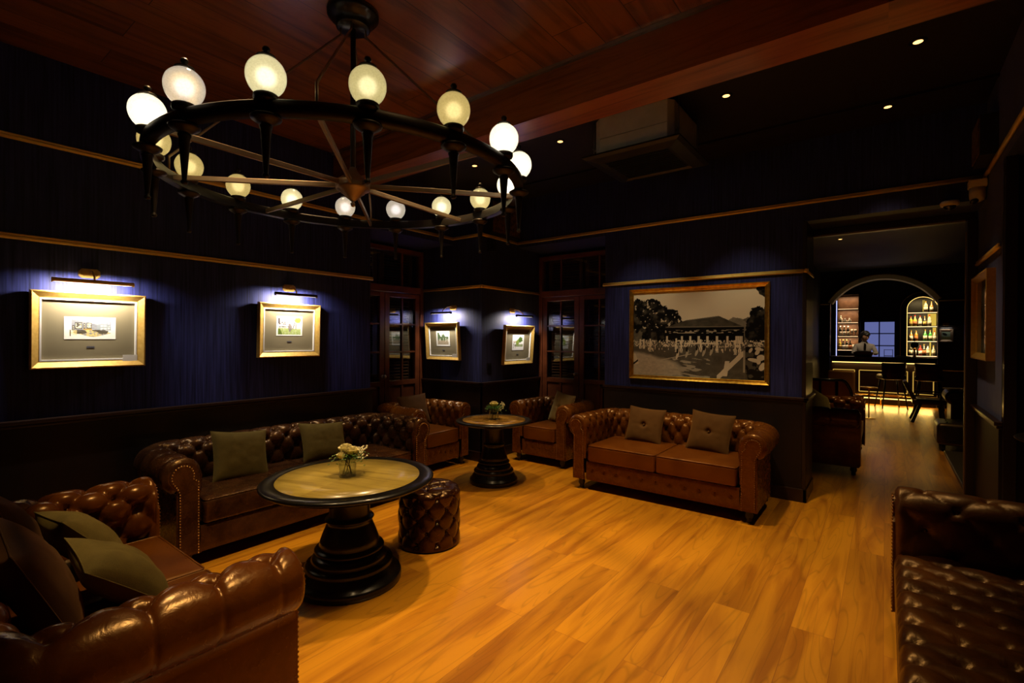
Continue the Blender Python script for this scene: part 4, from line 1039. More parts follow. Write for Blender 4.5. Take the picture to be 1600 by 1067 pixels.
cushion('dark grey-brown cushion cut by the right edge on the worn dark sofa', (.55, 2.75, .64), lean(-PI/2, .35, .1), .44, .44, .14, 'olive_dark', seed=11)
cushion('pale olive cushion leaning low on the sofa inside the bar room', (-.80, 7.15, .655), lean(PI/2, .45, .30), .40, .38, .12, 'tan_velvet', seed=12)
cushion('darker olive cushion standing behind the pale one on the bar room sofa', (-.66, 7.42, .705), lean(PI/2-.3, .40, .45), .42, .40, .12, seed=13)

# ================================================================== HANGING AIR CONDITIONER AND OTHER HIGH FITTINGS
def air_con():
    root = thing('air_conditioner', 'grey ceiling air conditioner hung on rods behind the mahogany beam', 'air conditioner', (-1.67, 4.08, 0))
    hx = .31
    b = MB(); pts = [(-hx+.04, -.33), (hx-.0, -.33), (hx+.04, -.28), (hx+.04, .28), (hx, .33), (-hx+.0, .33), (-hx-.02, .28), (-hx-.02, -.28)]
    vs = [(x, y, z) for z in (3.115, 3.42) for x, y in pts]; n = 8
    b.add(vs, [(q, (q+1) % n, n+(q+1) % n, n+q) for q in range(n)]+[tuple(range(n))[::-1], tuple(range(n, 2*n))], 0, False)
    bo = b.build('casing', 'acbox', root, bevel=.004)
    MB().box(-hx+.04, hx, -.334, -.329, 3.24, 3.243).build('casing_seam', 'steel', bo)
    p = MB(); h = .42
    prof = [(h, 3.113), (h, 3.10), (h-.03, 3.083), (h-.09, 3.068), (h-.11, 3.062), (h-.13, 3.078)]
    for i, (a, z) in enumerate(prof[:-1]):
        a2, z2 = prof[i+1]
        v = [(-a, -a+.05, z), (a, -a+.05, z), (a, a, z), (-a, a, z), (-a2, -a2+.05, z2), (a2, -a2+.05, z2), (a2, a2, z2), (-a2, a2, z2)]
        p.add(v, [(q, (q+1) % 4, 4+(q+1) % 4, 4+q) for q in range(4)], 0, False)
    p.add([(-h, -h+.05, 3.113), (h, -h+.05, 3.113), (h, h, 3.113), (-h, h, 3.113)], [(0, 1, 2, 3)], 0, False)
    a = h-.13; p.add([(-a, -a+.05, 3.078), (a, -a+.05, 3.078), (a, a, 3.078), (-a, a, 3.078)], [(3, 2, 1, 0)], 0, False)
    po = p.build('fascia_panel', 'acpanel', root)
    g = MB()
    for q in range(12): y = -a+.10+q*(2*a-.13)/11; g.box(-a+.02, a-.02, y-.006, y+.002, 3.066, 3.078)
    g.build('grille', 'acpanel', po)
    for sx, sy in ((-1, -1), (1, -1), (1, 1), (-1, 1)):
        x = sx*(hx+.06); y = sy*.24
        MB().tube([(x, y, 3.13), (x, y, 3.449)], .005, 8).lathe([(.011, 3.20), (.011, 3.215)], (x, y, 0), 8).box(min(x, x-sx*.06), max(x, x-sx*.06), y-.015, y+.015, 3.190, 3.196).build('hanging_rod', 'steel', root)
air_con()

def wall_panel(label, loc, rz, w_, h_):
    root = thing('wall_speaker', label, 'speaker', loc, rz)
    MB().box(-w_/2, w_/2, -.10, -.001, 0, h_).build('cabinet', 'black', root, bevel=.004)
    m = MB().box(-w_/2+.02, w_/2-.02, -.108, -.10, .02, h_-.02); m.build('front_panel', 'mottled', root)
    return root
wall_panel('mottled brown panelled box above the gold rail on the pier', (-4.04, 5.03, 2.885), PI/2, .60, .42)
wall_panel('mottled brown box high on the right wall above the gold rail', (XR, 5.05, 2.885), -PI/2, .36, .30)
t = thing('wall_speaker', 'small black box mounted on the pier just under the upper gold rail', 'speaker', (-4.04, 4.79, 2.66), PI/2)
MB().box(-.05, .05, -.08, -.001, 0, .15).build('cabinet', 'black', t, bevel=.004); MB().box(-.04, .04, -.084, -.08, .01, .14).build('grille', 'acpanel', t)
t = thing('light_switch', 'small black wall switch on the pier between the two sketches', 'switch', (-4.04, 4.79, 1.165), PI/2)
MB().box(-.038, .038, -.016, -.001, 0, .072).build('plate', 'black', t, bevel=.002); MB().box(-.016, .016, -.021, -.016, .02, .052).build('rocker', 'blackwood', t)
# security cameras at the opening's upper right corner
t = thing('security_camera', 'white turret security camera in the corner just below the upper gold rail', 'security camera', (.57, 5.40, 2.765), 0)
MB().box(-.055, .055, -.11, -.001, .0, .06).build('mount', 'whiteplastic', t, bevel=.006)
h = MB().lathe([(.0, -.115), (.020, -.113), (.040, -.10), (.048, -.08), (.05, -.05), (.05, .0)], (0, -.055, 0), 24).build('housing', 'whiteplastic', t)
MB().lathe([(.026, .0), (.026, .012), (0, .012)], (-.022, -.082, -.105), 20, axis=Matrix.Rotation(math.radians(150), 3, 'X') @ Matrix.Rotation(.3, 3, 'Y')).build('lens', 'darkglass', h)
t = thing('security_camera', 'white dome security camera on the header of the bar opening', 'security camera', (.405, 5.32, 2.68), 0)
MB().box(-.03, .03, .0, .08, -.012, .008).lathe([(.0, .0), (.055, .0), (.062, -.012), (.060, -.035), (.046, -.040)], n=28).build('housing', 'whiteplastic', t)
MB().ball((0, 0, -.034), .042, 20, 12, sc=(1, 1, .9)).build('dome', 'darkglass', t)
# standing table and vase by the right wall
ped_table('dark round table against the right wall, behind the worn dark sofa', (.975, 4.22, 0), .35, .97, 'blackwood', .62)
posy('vase of cream and green flowers at the right edge on the dark round table', (.90, 4.16, .9705), 9, 1.2, 3)

# ================================================================== THE BAR ROOM
struct('wall_bar_left', MB().box(-1.6, -1.35, 5.9, 17.2, 0, 3.3), 'black')
struct('wall_bar_right', MB().box(3.2, 3.4, 5.9, 17.2, 0, 3.3).box(.88, 3.2, 5.9, 6.1, 0, 3.3), 'barwood')
struct('wall_bar_far', MB().box(-1.6, 3.4, 16.75, 16.95, 0, 3.3), 'black')
# arched wall
def arch_wall():
    x0, x1, zs = -1.14, .95, 2.49; cx = (x0+x1)/2; a = (x1-x0)/2; rise = .60; R = (a*a+rise*rise)/(2*rise); cz = zs+rise-R
    y0, y1 = 14.9, 15.15; m = MB(); m.box(-1.35, x0, y0, y1, 0, 3.3).box(x1, 3.2, y0, y1, 0, 3.3)
    n = 40; xs = np.linspace(x0, x1, n+1); z = cz+np.sqrt(R*R-(xs-cx)**2)
    for i in range(n):
        v = [(xs[i], y0, z[i]), (xs[i+1], y0, z[i+1]), (xs[i+1], y0, 3.3), (xs[i], y0, 3.3), (xs[i], y1, z[i]), (xs[i+1], y1, z[i+1]), (xs[i+1], y1, 3.3), (xs[i], y1, 3.3)]
        m.add(v, [(0, 1, 2, 3), (5, 4, 7, 6), (0, 4, 5, 1)], 0, False)
    struct('wall_bar_arch', m, 'barwood')
    G = []
    for i in range(n+1):
        dx = (xs[i]-cx)/R; dz = (z[i]-cz)/R; p = lambda r, y: (cx+dx*r, y, cz+dz*r)
        G.append([p(R+.0, y1), p(R-.055, y1), p(R-.055, y0-.02), p(R-.05, y0-.04), p(R+.05, y0-.04), p(R+.055, y0-.02), p(R+.055, y0+.0)])
    o = struct('trim_arch', MB().grid(np.array(G), smooth=False), 'cream'); o.name = 'trim_30'; o['label'] = 'cream segmental arch over the bar'
    e = MB(); e.tube([(cx+(xs[i]-cx)/R*(R+.062), y0-.02, cz+(z[i]-cz)/R*(R+.062)) for i in range(n+1)], .010, 6)
    e.beam((x1+.02, y0-.015, zs-.03), (3.2, y0-.015, zs-.03), .02, .022).beam((-1.35, y0-.015, zs-.03), (x0-.02, y0-.015, zs-.03), .02, .022).beam((x1+.02, y0-.015, .86), (3.2, y0-.015, .86), .016, .016)
    struct('trim_31', e, 'gold_rail')
arch_wall()

def bar_counter():
    root = thing('bar_counter', 'dark wooden bar counter with glowing strips under its top, below the arch', 'bar counter', (-.09, 14.5, 0))
    hw = 1.02
    MB().box(-hw, hw, .0, .39, 1.115, 1.15).box(-hw+.01, hw-.01, .02, .38, 1.02, 1.115).build('counter_top', 'barwood', root, bevel=.006)
    b = MB().box(-hw+.01, hw-.01, .22, .38, .16, 1.02).box(-hw+.01, hw-.01, .27, .38, 0, .16).build('front', 'barwood', root, bevel=.004)
    fr = MB()
    for c, a in ((-.74, .22), (.035, .46), (.78, .18)):
        for z in (.30, .815): fr.box(c-a, c+a, .207, .219, z-.009, z+.009)
        for x in (c-a, c+a): fr.box(x-.009, x+.009, .207, .219, .30, .815)
    fr.build('panel_beading', mat_emit('soft_led_beading', (1, .58, .10), .55), root)
    MB().box(-hw+.04, hw-.04, .15, .18, .995, 1.018).build('led_strip', 'led', root)
    MB().box(-hw+.04, hw-.04, .235, .25, .135, .158).build('plinth_light', 'led', root)
    MB().tube([(-hw+.05, .10, .24), (hw-.05, .10, .24)], .014, 10).build('foot_rail', 'brass', root)
    for x in (-.7, 0, .7): MB().tube([(x, .10, .24), (x, .10, .0)], .011, 8).build('rail_post', 'brass', root)
bar_counter()
light('counter_strip_glow', 'AREA', (-.09, 14.66, .985), 4, (1, .62, .20), (-.09, 14.5, 0), 1.9, .04)
light('plinth_strip_glow', 'AREA', (-.09, 14.70, .14), 9, (1, .60, .14), (-.09, 14.1, -.10), 1.9, .03)

# shelving behind the bar
def left_shelf():
    root = thing('bar_shelf', 'lit square shelf unit with glassware at the left behind the bar', 'shelf', (-.84, 16.72, 0)); x0, x1 = -.24, .24
    MB().box(x0, x1, -.03, 0, 1.02, 2.80).build('back_panel', 'shelfwood', root)
    MB().box(x0-.04, x0, -.32, 0, 0, 2.84).box(x1, x1+.04, -.32, 0, 0, 2.84).box(x0-.04, x1+.04, -.32, 0, 2.80, 2.84).box(x0, x1, -.32, 0, .0, 1.02).build('frame', 'barwood', root)
    for z in (1.27, 1.65, 2.03, 2.41):
        s = MB().box(x0, x1, -.30, -.031, z-.025, z).build('shelf_board', 'barwood', root)
        MB().box(x0+.01, x1-.01, -.305, -.295, z-.006, z+.003).build('shelf_light', 'led2', s)
    MB().box(x0-.03, x0-.012, -.335, -.32, 1.05, 2.65).build('edge_light', mat_emit('cool_led_strip', (.45, .5, 1), 1.6), root)
left_shelf()
def arch_shelf():
    root = thing('bar_shelf', 'arched back-lit bottle shelf at the right behind the bar', 'shelf', (.74, 16.72, 0)); hw = .30; zs = 2.36; n = 24
    MB().box(-hw, hw, -.03, 0, 1.02, 2.66).build('back_panel', 'black', root)
    MB().box(.12, hw-.01, -.034, -.030, 1.93, 2.24).box(.22, hw-.01, -.034, -.030, 1.56, 1.88).box(.16, .19, -.034, -.03, 1.14, 1.50).box(.02, .035, -.034, -.03, 2.30, 2.60).box(.05, .06, -.034, -.03, 2.30, 2.60).build('lit_back_panel', 'amberpanel', root)
    # frame with arched head
    m = MB(); ro = hw+.14
    m.box(-ro, -hw-.012, -.36, 0, 0, zs-.0).box(hw+.012, ro, -.36, 0, 0, zs)
    A = np.linspace(PI, 0, n+1)
    rin = hw+.012
    G = np.array([[(rin*math.cos(a), 0, zs+rin*math.sin(a)), (rin*math.cos(a), -.36, zs+rin*math.sin(a)), (ro*math.cos(a), -.36, zs+ro*.98*math.sin(a)), (ro*math.cos(a), 0, zs+ro*.98*math.sin(a))] for a in A])
    m.grid(G, smooth=False); m.box(-hw-.012, hw+.012, -.30, 0, 0, 1.02); m.build('frame', 'barwood', root)
    t = MB(); t.tube([(-ro, -.365, 1.05)]+[(ro*math.cos(a), -.365, zs+ro*.98*math.sin(a)) for a in A]+[(ro, -.365, 1.05)], .007, 6); t.build('edge_trim', 'bronze', root)
    l = MB(); l.tube([(-hw-.004, -.33, 1.12)]+[((hw+.004)*math.cos(a), -.33, zs+(hw+.004)*math.sin(a)) for a in A]+[(hw+.004, -.33, 1.12)], .005, 6); l.build('edge_light', 'led', root)
    for z in (1.15, 1.53, 1.91, 2.27):
        s = MB().box(-hw, hw, -.32, -.036, z-.02, z).build('shelf_board', 'barwood', root)
        MB().box(-hw+.01, hw-.01, -.325, -.315, z-.018, z-.004).build('shelf_light', 'led2', s)
arch_shelf()
for z in (1.30, 1.68, 2.06, 2.44): light('shelf_glow', 'AREA', (-.84, 16.52, z+.30), 2.0, (1, .68, .38), (-.84, 16.58, z), .42, .03)
for z in (1.17, 1.55, 1.93, 2.29): light('shelf_glow', 'AREA', (.74, 16.42, z+.27), 2.6, (1, .72, .32), (.74, 16.56, z), .52, .03)

# window behind the bar
wd = sempty('window_1', (-.145, 16.72, 0)); f = MB()
for x in (-.34, 0, .34): f.box(x-.014, x+.014, -.05, 0, 1.02, 2.08)
for z in (1.40, 1.73, 2.06): f.box(-.34, .34, -.05, 0, z-.014, z+.014)
struct('window_frame', f, 'black', wd); struct('window_pane', MB().box(-.335, .335, -.02, -.012, 1.02, 2.06), 'bluewin', wd)

# bottles
def bottle(label, loc, h, r, glass, cap, lab, group, shape=0):
    root = thing('bottle', label, 'bottle', loc, 0, group)
    sh = .62 if shape == 0 else .55
    prof = [(0, 0), (r*.9, 0), (r, .006), (r, h*sh), (r*.85, h*(sh+.06)), (r*.38, h*(sh+.16)), (r*.33, h*.93), (r*.33, h*.94)]
    MB().lathe(prof+[(0, h*.94)], n=16).build('body', glass, root)
    MB().lathe([(r*.36, h*.86), (r*.38, h), (0, h)], n=12).build('cap', cap, root)
    MB().lathe([(r*1.02, h*.12), (r*1.02, h*.48)], n=16).build('label_band', lab, root)
def bm(n, c, rough=.1, e=0): return mat('bottle_'+n, c, rough, 0, coat=.6, emit=c if e else None, estr=e)
B = {'amber': bm('amber', (.55, .22, .03)), 'dark': bm('dark', (.02, .02, .012)), 'green': bm('green', (.03, .30, .04)), 'clear': bm('clear', (.55, .48, .36)), 'yellow': bm('yellow', (.55, .45, .05)), 'red': mat('red_cap', (.5, .03, .02), .4), 'goldcap': mat('gold_cap', (.6, .4, .1), .3, .6),
     'blackcap': mat('black_cap', (.02, .02, .02), .4), 'cream': mat('cream_label', (.8, .72, .55), .6), 'white': mat('white_label', (.85, .82, .75), .6), 'gold': mat('gold_label', (.6, .42, .12), .5), 'rust': mat('rust_label', (.55, .2, .08), .6)}
shelfname = {2.27: 'top', 1.91: 'second', 1.53: 'third', 1.15: 'lowest'}
BL = [(2.27, .08, 'clear', 'goldcap', 'white', 'amber-necked bottle, left of the two on the top arched shelf'), (2.27, .20, 'amber', 'goldcap', 'white', 'amber bottle, right of the two on the top arched shelf'),
      (1.91, -.24, 'yellow', 'red', 'gold', 'yellow bottle with red cap at the left end of the second arched shelf'), (1.91, -.15, 'yellow', 'red', 'rust', 'slim yellow bottle with red cap, second from left on the second arched shelf'),
      (1.91, -.04, 'clear', 'red', 'white', 'bottle with bright white label in the middle of the second arched shelf'), (1.91, .06, 'dark', 'goldcap', 'gold', 'dark bottle beside the white-labelled one on the second arched shelf'), (1.91, .16, 'clear', 'red', 'cream', 'short clear bottle nearest the lit yellow panel, second arched shelf'),
      (1.53, -.23, 'amber', 'goldcap', 'white', 'amber bottle at the left end of the third arched shelf'), (1.53, -.12, 'amber', 'goldcap', 'rust', 'amber bottle with rust label, second on the third arched shelf'), (1.53, .07, 'green', 'goldcap', 'cream', 'green bottle, left of the green pair on the third arched shelf'),
      (1.53, .18, 'green', 'goldcap', 'cream', 'green bottle, right of the green pair on the third arched shelf'), (1.53, .27, 'clear', 'red', 'white', 'clear bottle with white label at the right end of the third arched shelf'),
      (1.15, -.24, 'dark', 'goldcap', 'cream', 'dark bottle with cream label at the left end of the lowest arched shelf'), (1.15, -.15, 'amber', 'red', 'white', 'amber bottle with red cap, second from left on the lowest arched shelf'), (1.15, -.03, 'red', 'red', 'white', 'red bottle left of centre on the lowest arched shelf'),
      (1.15, .05, 'dark', 'goldcap', 'rust', 'dark bottle just right of the red one on the lowest arched shelf'), (1.15, .13, 'clear', 'blackcap', 'cream', 'clear bottle with dark cap, right of centre on the lowest arched shelf'), (1.15, .25, 'clear', 'goldcap', 'cream', 'stout bottle with cream label at the right end of the lowest arched shelf')]
for i, (z, x, gl, cp, lb, lab) in enumerate(BL):
    bottle(lab, (.74+x*.93, 16.72-.17, z+.0005), .30-.03*((i*7) % 3)/2, .036 if i % 3 else .041, B[gl], B[cp], B[lb], 'bottles on the arched shelf', i % 2)
BL2 = [(1.27, -.19, 'yellow', 'goldcap', 'gold', 'yellow bottle at the left end of the lowest square shelf'), (1.27, -.11, 'dark', 'goldcap', 'white', 'dark bottle with white label, second on the lowest square shelf'), (1.27, -.03, 'dark', 'goldcap', 'cream', 'dark bottle with cream label, third on the lowest square shelf'), (1.27, .05, 'dark', 'blackcap', 'rust', 'dark bottle with rust label, fourth on the lowest square shelf'),
       (1.65, -.18, 'dark', 'white', 'white', 'dark bottle at the left end of the middle square shelf'), (1.65, -.09, 'dark', 'white', 'white', 'dark bottle in the middle of the three on the middle square shelf'), (1.65, 0, 'dark', 'white', 'cream', 'dark bottle beside the glasses on the middle square shelf')]
for i, (z, x, gl, cp, lb, lab) in enumerate(BL2): bottle(lab, (-.84+x, 16.72-.18, z+.0035), .29, .036, B[gl], B[cp], B[lb], 'bottles on the square shelf', i % 2)
gm = mat('frosted_glassware', (.75, .68, .55), .15, coat=.5)
def tumbler(label, loc, r, h, stem=False):
    root = thing('drinking_glass', label, 'glass', loc, 0, 'glassware on the square shelf')
    p = [(0, 0), (r*.8, 0), (r*.8, .004), (.006, .01), (.006, h*.45), (r, h*.62), (r*.9, h), (r*.86, h), (r*.93, h*.64), (0, h*.5)] if stem else [(0, 0), (r*.85, 0), (r, h), (r*.93, h), (r*.8, .01), (0, .01)]
    MB().lathe(p, n=16).build('bowl', gm, root)
for x, lab in ((.09, 'stemmed glass, left of the pair beside the dark bottles'), (.17, 'stemmed glass, right of the pair beside the dark bottles')): tumbler(lab+' on the middle square shelf', (-.84+x, 16.54, 1.6535), .033, .20, True)
for x, lab in ((.13, 'bright tumbler at the right of the lowest square shelf, inner one'), (.20, 'bright tumbler at the far right end of the lowest square shelf')): tumbler(lab, (-.84+x, 16.54, 1.2735), .034, .15)
for x, hh, lab in ((-.17, .20, 'tall glass jar at the left of the upper square shelf'), (-.07, .12, 'squat glass bottle in the middle of the upper square shelf'), (.03, .12, 'squat glass bottle at the right of the upper square shelf')):
    root = thing('glass_jar', lab, 'jar', (-.84+x, 16.54, 2.0335), 0, 'jars on the upper square shelf')
    MB().lathe([(0, 0), (.038, 0), (.042, .02), (.042, hh*.6), (.018, hh*.72), (.018, hh*.85), (0, hh*.85)], n=16).build('body', gm, root); MB().ball((0, 0, hh*.9), .022, 10, 6).build('stopper', B['white'], root)

# bartender
def bartender():
    root = thing('person', 'bartender in white shirt and dark tie looking down behind the bar', 'person', (-.45, 15.62, 0), .15)
    def skin(name, verts, edges, mi, mods=2, parent=root):
        me = bpy.data.meshes.new(name); me.from_pydata([v[:3] for v in verts], edges, []); o = bpy.data.objects.new(name, me); COL.objects.link(o); o.parent = parent
        md = o.modifiers.new('skin', 'SKIN'); md.use_smooth_shade = True; sub = o.modifiers.new('sub', 'SUBSURF'); sub.levels = sub.render_levels = mods
        for i, v in enumerate(verts):
            r = v[3]; me.skin_vertices[0].data[i].radius = r if isinstance(r, tuple) else (r, r)
        me.skin_vertices[0].data[0].use_root = True
        me.materials.append(MT[mi] if isinstance(mi, str) else mi); return o
    # body as one continuous figure, wearing trousers below the counter
    V = [(0, 0, .95, (.15, .11)), (0, -.01, 1.12, (.14, .10)), (0, -.03, 1.28, (.165, .115)), (0, -.05, 1.40, (.15, .10)), (0, -.07, 1.47, (.070, .066)), (0, -.10, 1.56, .058),
         (-.17, -.05, 1.40, .062), (-.25, -.13, 1.20, .048), (-.16, -.36, 1.20, .038), (-.13, -.42, 1.19, .030),
         (.17, -.05, 1.40, .062), (.25, -.13, 1.20, .048), (.12, -.36, 1.22, .038), (.09, -.42, 1.21, .030),
         (-.09, 0, .86, .085), (-.10, -.01, .48, .062), (-.10, .01, .08, .045), (-.10, -.10, .04, .038), (.09, 0, .86, .085), (.10, -.01, .48, .062), (.10, .01, .08, .045), (.10, -.10, .04, .038)]
    E_ = [(0, 1), (1, 2), (2, 3), (3, 4), (4, 5), (3, 6), (6, 7), (7, 8), (8, 9), (3, 10), (10, 11), (11, 12), (12, 13), (0, 14), (14, 15), (15, 16), (16, 17), (0, 18), (18, 19), (19, 20), (20, 21)]
    body = skin('body', V, E_, 'shirt')
    # head with face: one lathed-deformed ball
    n1, n2 = 36, 28; G = np.zeros((n1, n2, 3)); hc = np.array([0, -.12, 1.64])
    Rt = Matrix.Rotation(.55, 3, 'Z') @ Matrix.Rotation(math.radians(24), 3, 'X') @ Matrix.Scale(1.12, 3)      # looks down (front is -y)
    for i in range(n1):
        for j in range(n2):
            ph = 2*PI*i/n1; th = PI*j/(n2-1); x = math.sin(th)*math.cos(ph); y = math.sin(th)*math.sin(ph); z = math.cos(th)
            rx, ry, rz_ = .076, .096, .115
            if z < 0: rx *= 1+.30*z; ry *= 1+.12*z
            p = [x*rx, y*ry, z*rz_]
            front = max(0, -y)
            p[1] -= .020*math.exp(-((x/.16)**2+((z+.16)/.20)**2))*front            # nose
            p[1] += .010*(math.exp(-(((x-.42)/.2)**2+((z-.05)/.12)**2))+math.exp(-(((x+.42)/.2)**2+((z-.05)/.12)**2)))*front   # eye sockets
            p[1] -= .006*math.exp(-((x/.35)**2+((z+.52)/.08)**2))*front            # lips
            p[1] -= .010*math.exp(-((x/.3)**2+((z+.85)/.15)**2))*front             # chin
            v = Rt @ Vector(p); G[i, j] = hc+np.array(v)
    hd = MB().grid(G, wrapu=True, flip=True)
    for sx in (-1, 1):
        v = Rt @ Vector((sx*.074, .01, -.01)); hd.ball(hc+np.array(v), .022, 10, 8, sc=(.4, .8, 1.3))
        v = Rt @ Vector((sx*.030, -.083, .006)); hd.ball(hc+np.array(v), .011, 8, 6, 1)
    head = hd.build('head', ['skin', 'darkglass'], root)
    Gh = []
    for i in range(n1):
        row = []
        for j in range(16):
            ph = 2*PI*i/n1; y = math.sin(ph); lim = 1.95 if y > -.2 else 1.05; th = lim*j/15
            x = math.sin(th)*math.cos(ph); yy = math.sin(th)*y; z = math.cos(th); q = 1.17+.05*math.sin(ph*9+j)
            row.append(hc+np.array(Rt @ Vector((x*.078*q, yy*.099*q, z*.120*q))))
        Gh.append(row)
    MB().grid(np.array(Gh), wrapu=True, flip=True).build('hair', 'hair', root)
    t = MB(); t.obox((0, -.155, 1.36), (.05, .012, .16), Matrix.Rotation(.25, 3, 'X')); t.obox((0, -.13, 1.455), (.04, .02, .03), Matrix.Rotation(.3, 3, 'X')); t.build('tie', 'hair', root)
    v = MB(); v.box(-.10, .10, -.02, -.0, .0, .0)
    for sx in (-1, 1):       # hands with palm, four fingers and thumb
        wx, wy, wz = (-.13, -.42, 1.19) if sx < 0 else (.09, -.42, 1.21)
        Vh = [(wx, wy+.02, wz, .026), (wx-sx*.0, wy-.05, wz, (.038, .018))]; Eh = [(0, 1)]
        for k_, (dx, L) in enumerate(((-.030, .060), (-.010, .070), (.010, .068), (.029, .052))):
            b0 = len(Vh); Vh += [(wx+dx, wy-.085, wz+.002, .0095), (wx+dx, wy-.085-L*.5, wz-.008, .0085), (wx+dx, wy-.085-L*.85, wz-.028, .0075)]; Eh += [(1, b0), (b0, b0+1), (b0+1, b0+2)]
        b0 = len(Vh); Vh += [(wx-sx*-.040, wy-.04, wz-.004, .011), (wx-sx*-.052, wy-.08, wz-.012, .009)]; Eh += [(1, b0), (b0, b0+1)]
        skin('hand', Vh, Eh, 'skin', 1)
    return root
bartender()
light('bartender_fill', 'SPOT', (-.15, 14.2, 3.22), 75, (1, .78, .50), (-.42, 15.5, 1.4), spot=30, radius=.05)  # added fill spot with no fixture, lights the bartender's face and shirt
# things on the counter
t = thing('basket', 'brown wicker basket on the counter in front of the bartender', 'basket', (-.44, 14.72, 1.1505)); m = MB(); n = 40; G = []
for i in range(n):
    a = 2*PI*i/n; c_ = abs(math.cos(a))**.5*np.sign(math.cos(a)); s_ = abs(math.sin(a))**.5*np.sign(math.sin(a))
    G.append([(c_*.20*f, s_*.11*f, z+.003*math.sin(i*PI)) for f, z in ((.85, 0), (.95, .05), (1, .10), (1.03, .105), (.97, .105), (.9, .05), (.8, .012), (0, .012))])
m.grid(np.array(G), wrapu=True, flip=True); m.build('body', 'wicker', t)
MB().rbox((0, 0, .09), (.34, .17, .06), .025, .02, 8).build('cloth', 'paper', t)
t = thing('beer_tap', 'ornate bar tap tower standing on the counter before the arched shelf', 'tap', (.53, 14.72, 1.1505))
MB().lathe([(0, 0), (.055, 0), (.055, .01), (.03, .03), (.022, .06), (.018, .16), (.028, .19), (.018, .21), (0, .21)], n=20).build('column', 'brass', t)
MB().lathe([(0, -.014), (.066, -.014), (.075, 0), (.066, .014), (0, .014)], (0, 0, .29), 24, axis=Matrix.Rotation(PI/2, 3, 'X')).build('medallion', 'iron', t)
MB().tube([(0, 0, .37), (0, 0, .45)], [.010, .018], 10).build('handle', 'blackwood', t)
t = thing('wire_rack', 'small chrome wire rack on the counter in front of the blue window', 'rack', (.05, 14.72, 1.1505)); m = MB()
for x in (-.08, .08):
    for y in (-.05, .05): m.tube([(x, y, 0), (x, y, .18)], .006, 6)
for z in (.02, .17): m.tube([(-.08, -.05, z), (.08, -.05, z), (.08, .05, z), (-.08, .05, z)], .005, 6, closed=True)
m.build('frame', 'steel', t); MB().box(-.075, .075, -.045, .045, .03, .036).build('tray', 'steel', t)
t = thing('menu_board', 'flat stack of trays on the counter left of the tap', 'tray', (.31, 14.72, 1.1505)); MB().box(-.15, .15, -.10, .10, 0, .012).build('tray', 'blackwood', t, bevel=.004); MB().box(-.10, .14, -.08, .08, .012, .03).build('upper_tray', 'barwood', t, bevel=.004)
plain_pic('small framed dark shape on green, on the wall right of the bar arch', (1.09, 14.9, 1.515), 0, .25, .29, art_bird, 'bronze', True)
picture_light('tiny bronze picture light over the small picture right of the bar', (1.09, 14.9, 1.92), 0, .20, .12, .08)

# bar stools
def bar_stool():
    root = thing('bar_stool', 'dark upholstered bar stool with back, left of the two at the bar', 'bar stool', (.10, 14.12, 0), PI+.35, 'stools at the bar')
    for sx in (-1, 1):
        for sy in (-1, 1): MB().tube([(sx*.16, sy*.14, .66), (sx*.24, sy*.21, 0)], [.020, .012], 8).build('leg', 'blackwood', root)
    MB().tube([(.215*math.cos(a), .195*math.sin(a), .28) for a in np.linspace(0, 2*PI, 28, endpoint=False)], .010, 8, closed=True).build('foot_ring', 'brass', root)
    MB().rbox((0, 0, .71), (.46, .42, .11), .04, .02, 10).build('seat', 'leather_black', root)
    G = []; 
    for i, a in enumerate(np.linspace(-1.15, 1.15, 24)):
        x = .25*math.sin(a); y = .05-.0+.20*math.cos(a); G.append([(x, y, .70), (x*1.05, y*1.04+.01, 1.02), (x*1.02, y*1.02+.005, 1.04), (x*.93, y*.90, 1.035), (x*.88, y*.86, .74)])
    MB().grid(np.array(G)).build('backrest', 'leather_near', root)
    return root
st = bar_stool()
s2 = copy_tree(st); s2.location = (.76, 14.10, 0); s2.rotation_euler = (0, 0, PI-.15); s2['label'] = 'dark upholstered bar stool with back, right of the two at the bar'
for o_ in (st, s2): o_.rotation_euler.z += 0

def low_chair():
    root = thing('lounge_chair', 'dark low lounge chair with splayed legs seen from the side before the bar', 'chair', (.62, 12.2, 0), 0)
    for sy in (-1, 1):
        MB().beam((-.10, sy*.25, .36), (-.22, sy*.28, 0), .04, .05).build('leg', 'blackwood', root); MB().beam((.20, sy*.25, .36), (.24, sy*.28, 0), .035, .04).build('leg', 'blackwood', root)
        MB().beam((-.17, sy*.27, .56), (.22, sy*.27, .55), .045, .025).beam((.19, sy*.27, .55), (.19, sy*.26, .36), .03, .03).build('armrest', 'blackwood', root)
    MB().rbox((.03, 0, .39), (.50, .50, .10), .03, .015, 8).build('seat', 'leather_black', root)
    c = MB().rbox((0, 0, 0), (.07, .48, .46), .03, 0, 8, rot=Matrix.Rotation(-.42, 3, 'Y')); v = np.array(c.v)+np.array([-.24, 0, .56]); c.v = [tuple(p) for p in v]; c.build('backrest', 'leather_black', root)
low_chair()
S8 = chesterfield('armchair', 'black chesterfield armchair in the bar room beside the right jamb', 'armchair', (1.24, 10.75, 0), 0, .98, .9, ncush=1, leather='leather_black', seatm='leather_black', rail_buttons=5, step=.018)
t = thing('newspaper', 'folded newspaper lying on the arm of the black bar room armchair', 'newspaper', (.87, 10.55, .765), .2); MB().box(-.10, .10, -.14, .14, 0, .012).build('sheets', 'paper', t)
t = thing('ottoman', 'black buttoned rectangular ottoman in front of the black bar room armchair', 'ottoman', (1.05, 9.35, 0)); MB().rbox((0, 0, .24), (.95, .62, .30), .05, .02, 14).build('body', 'leather_black', t)
b_ = MB()
for ix in range(5):
    for iy in range(3): b_.ball((-.36+.18*ix, -.2+.2*iy, .402), .012, 8, 5)
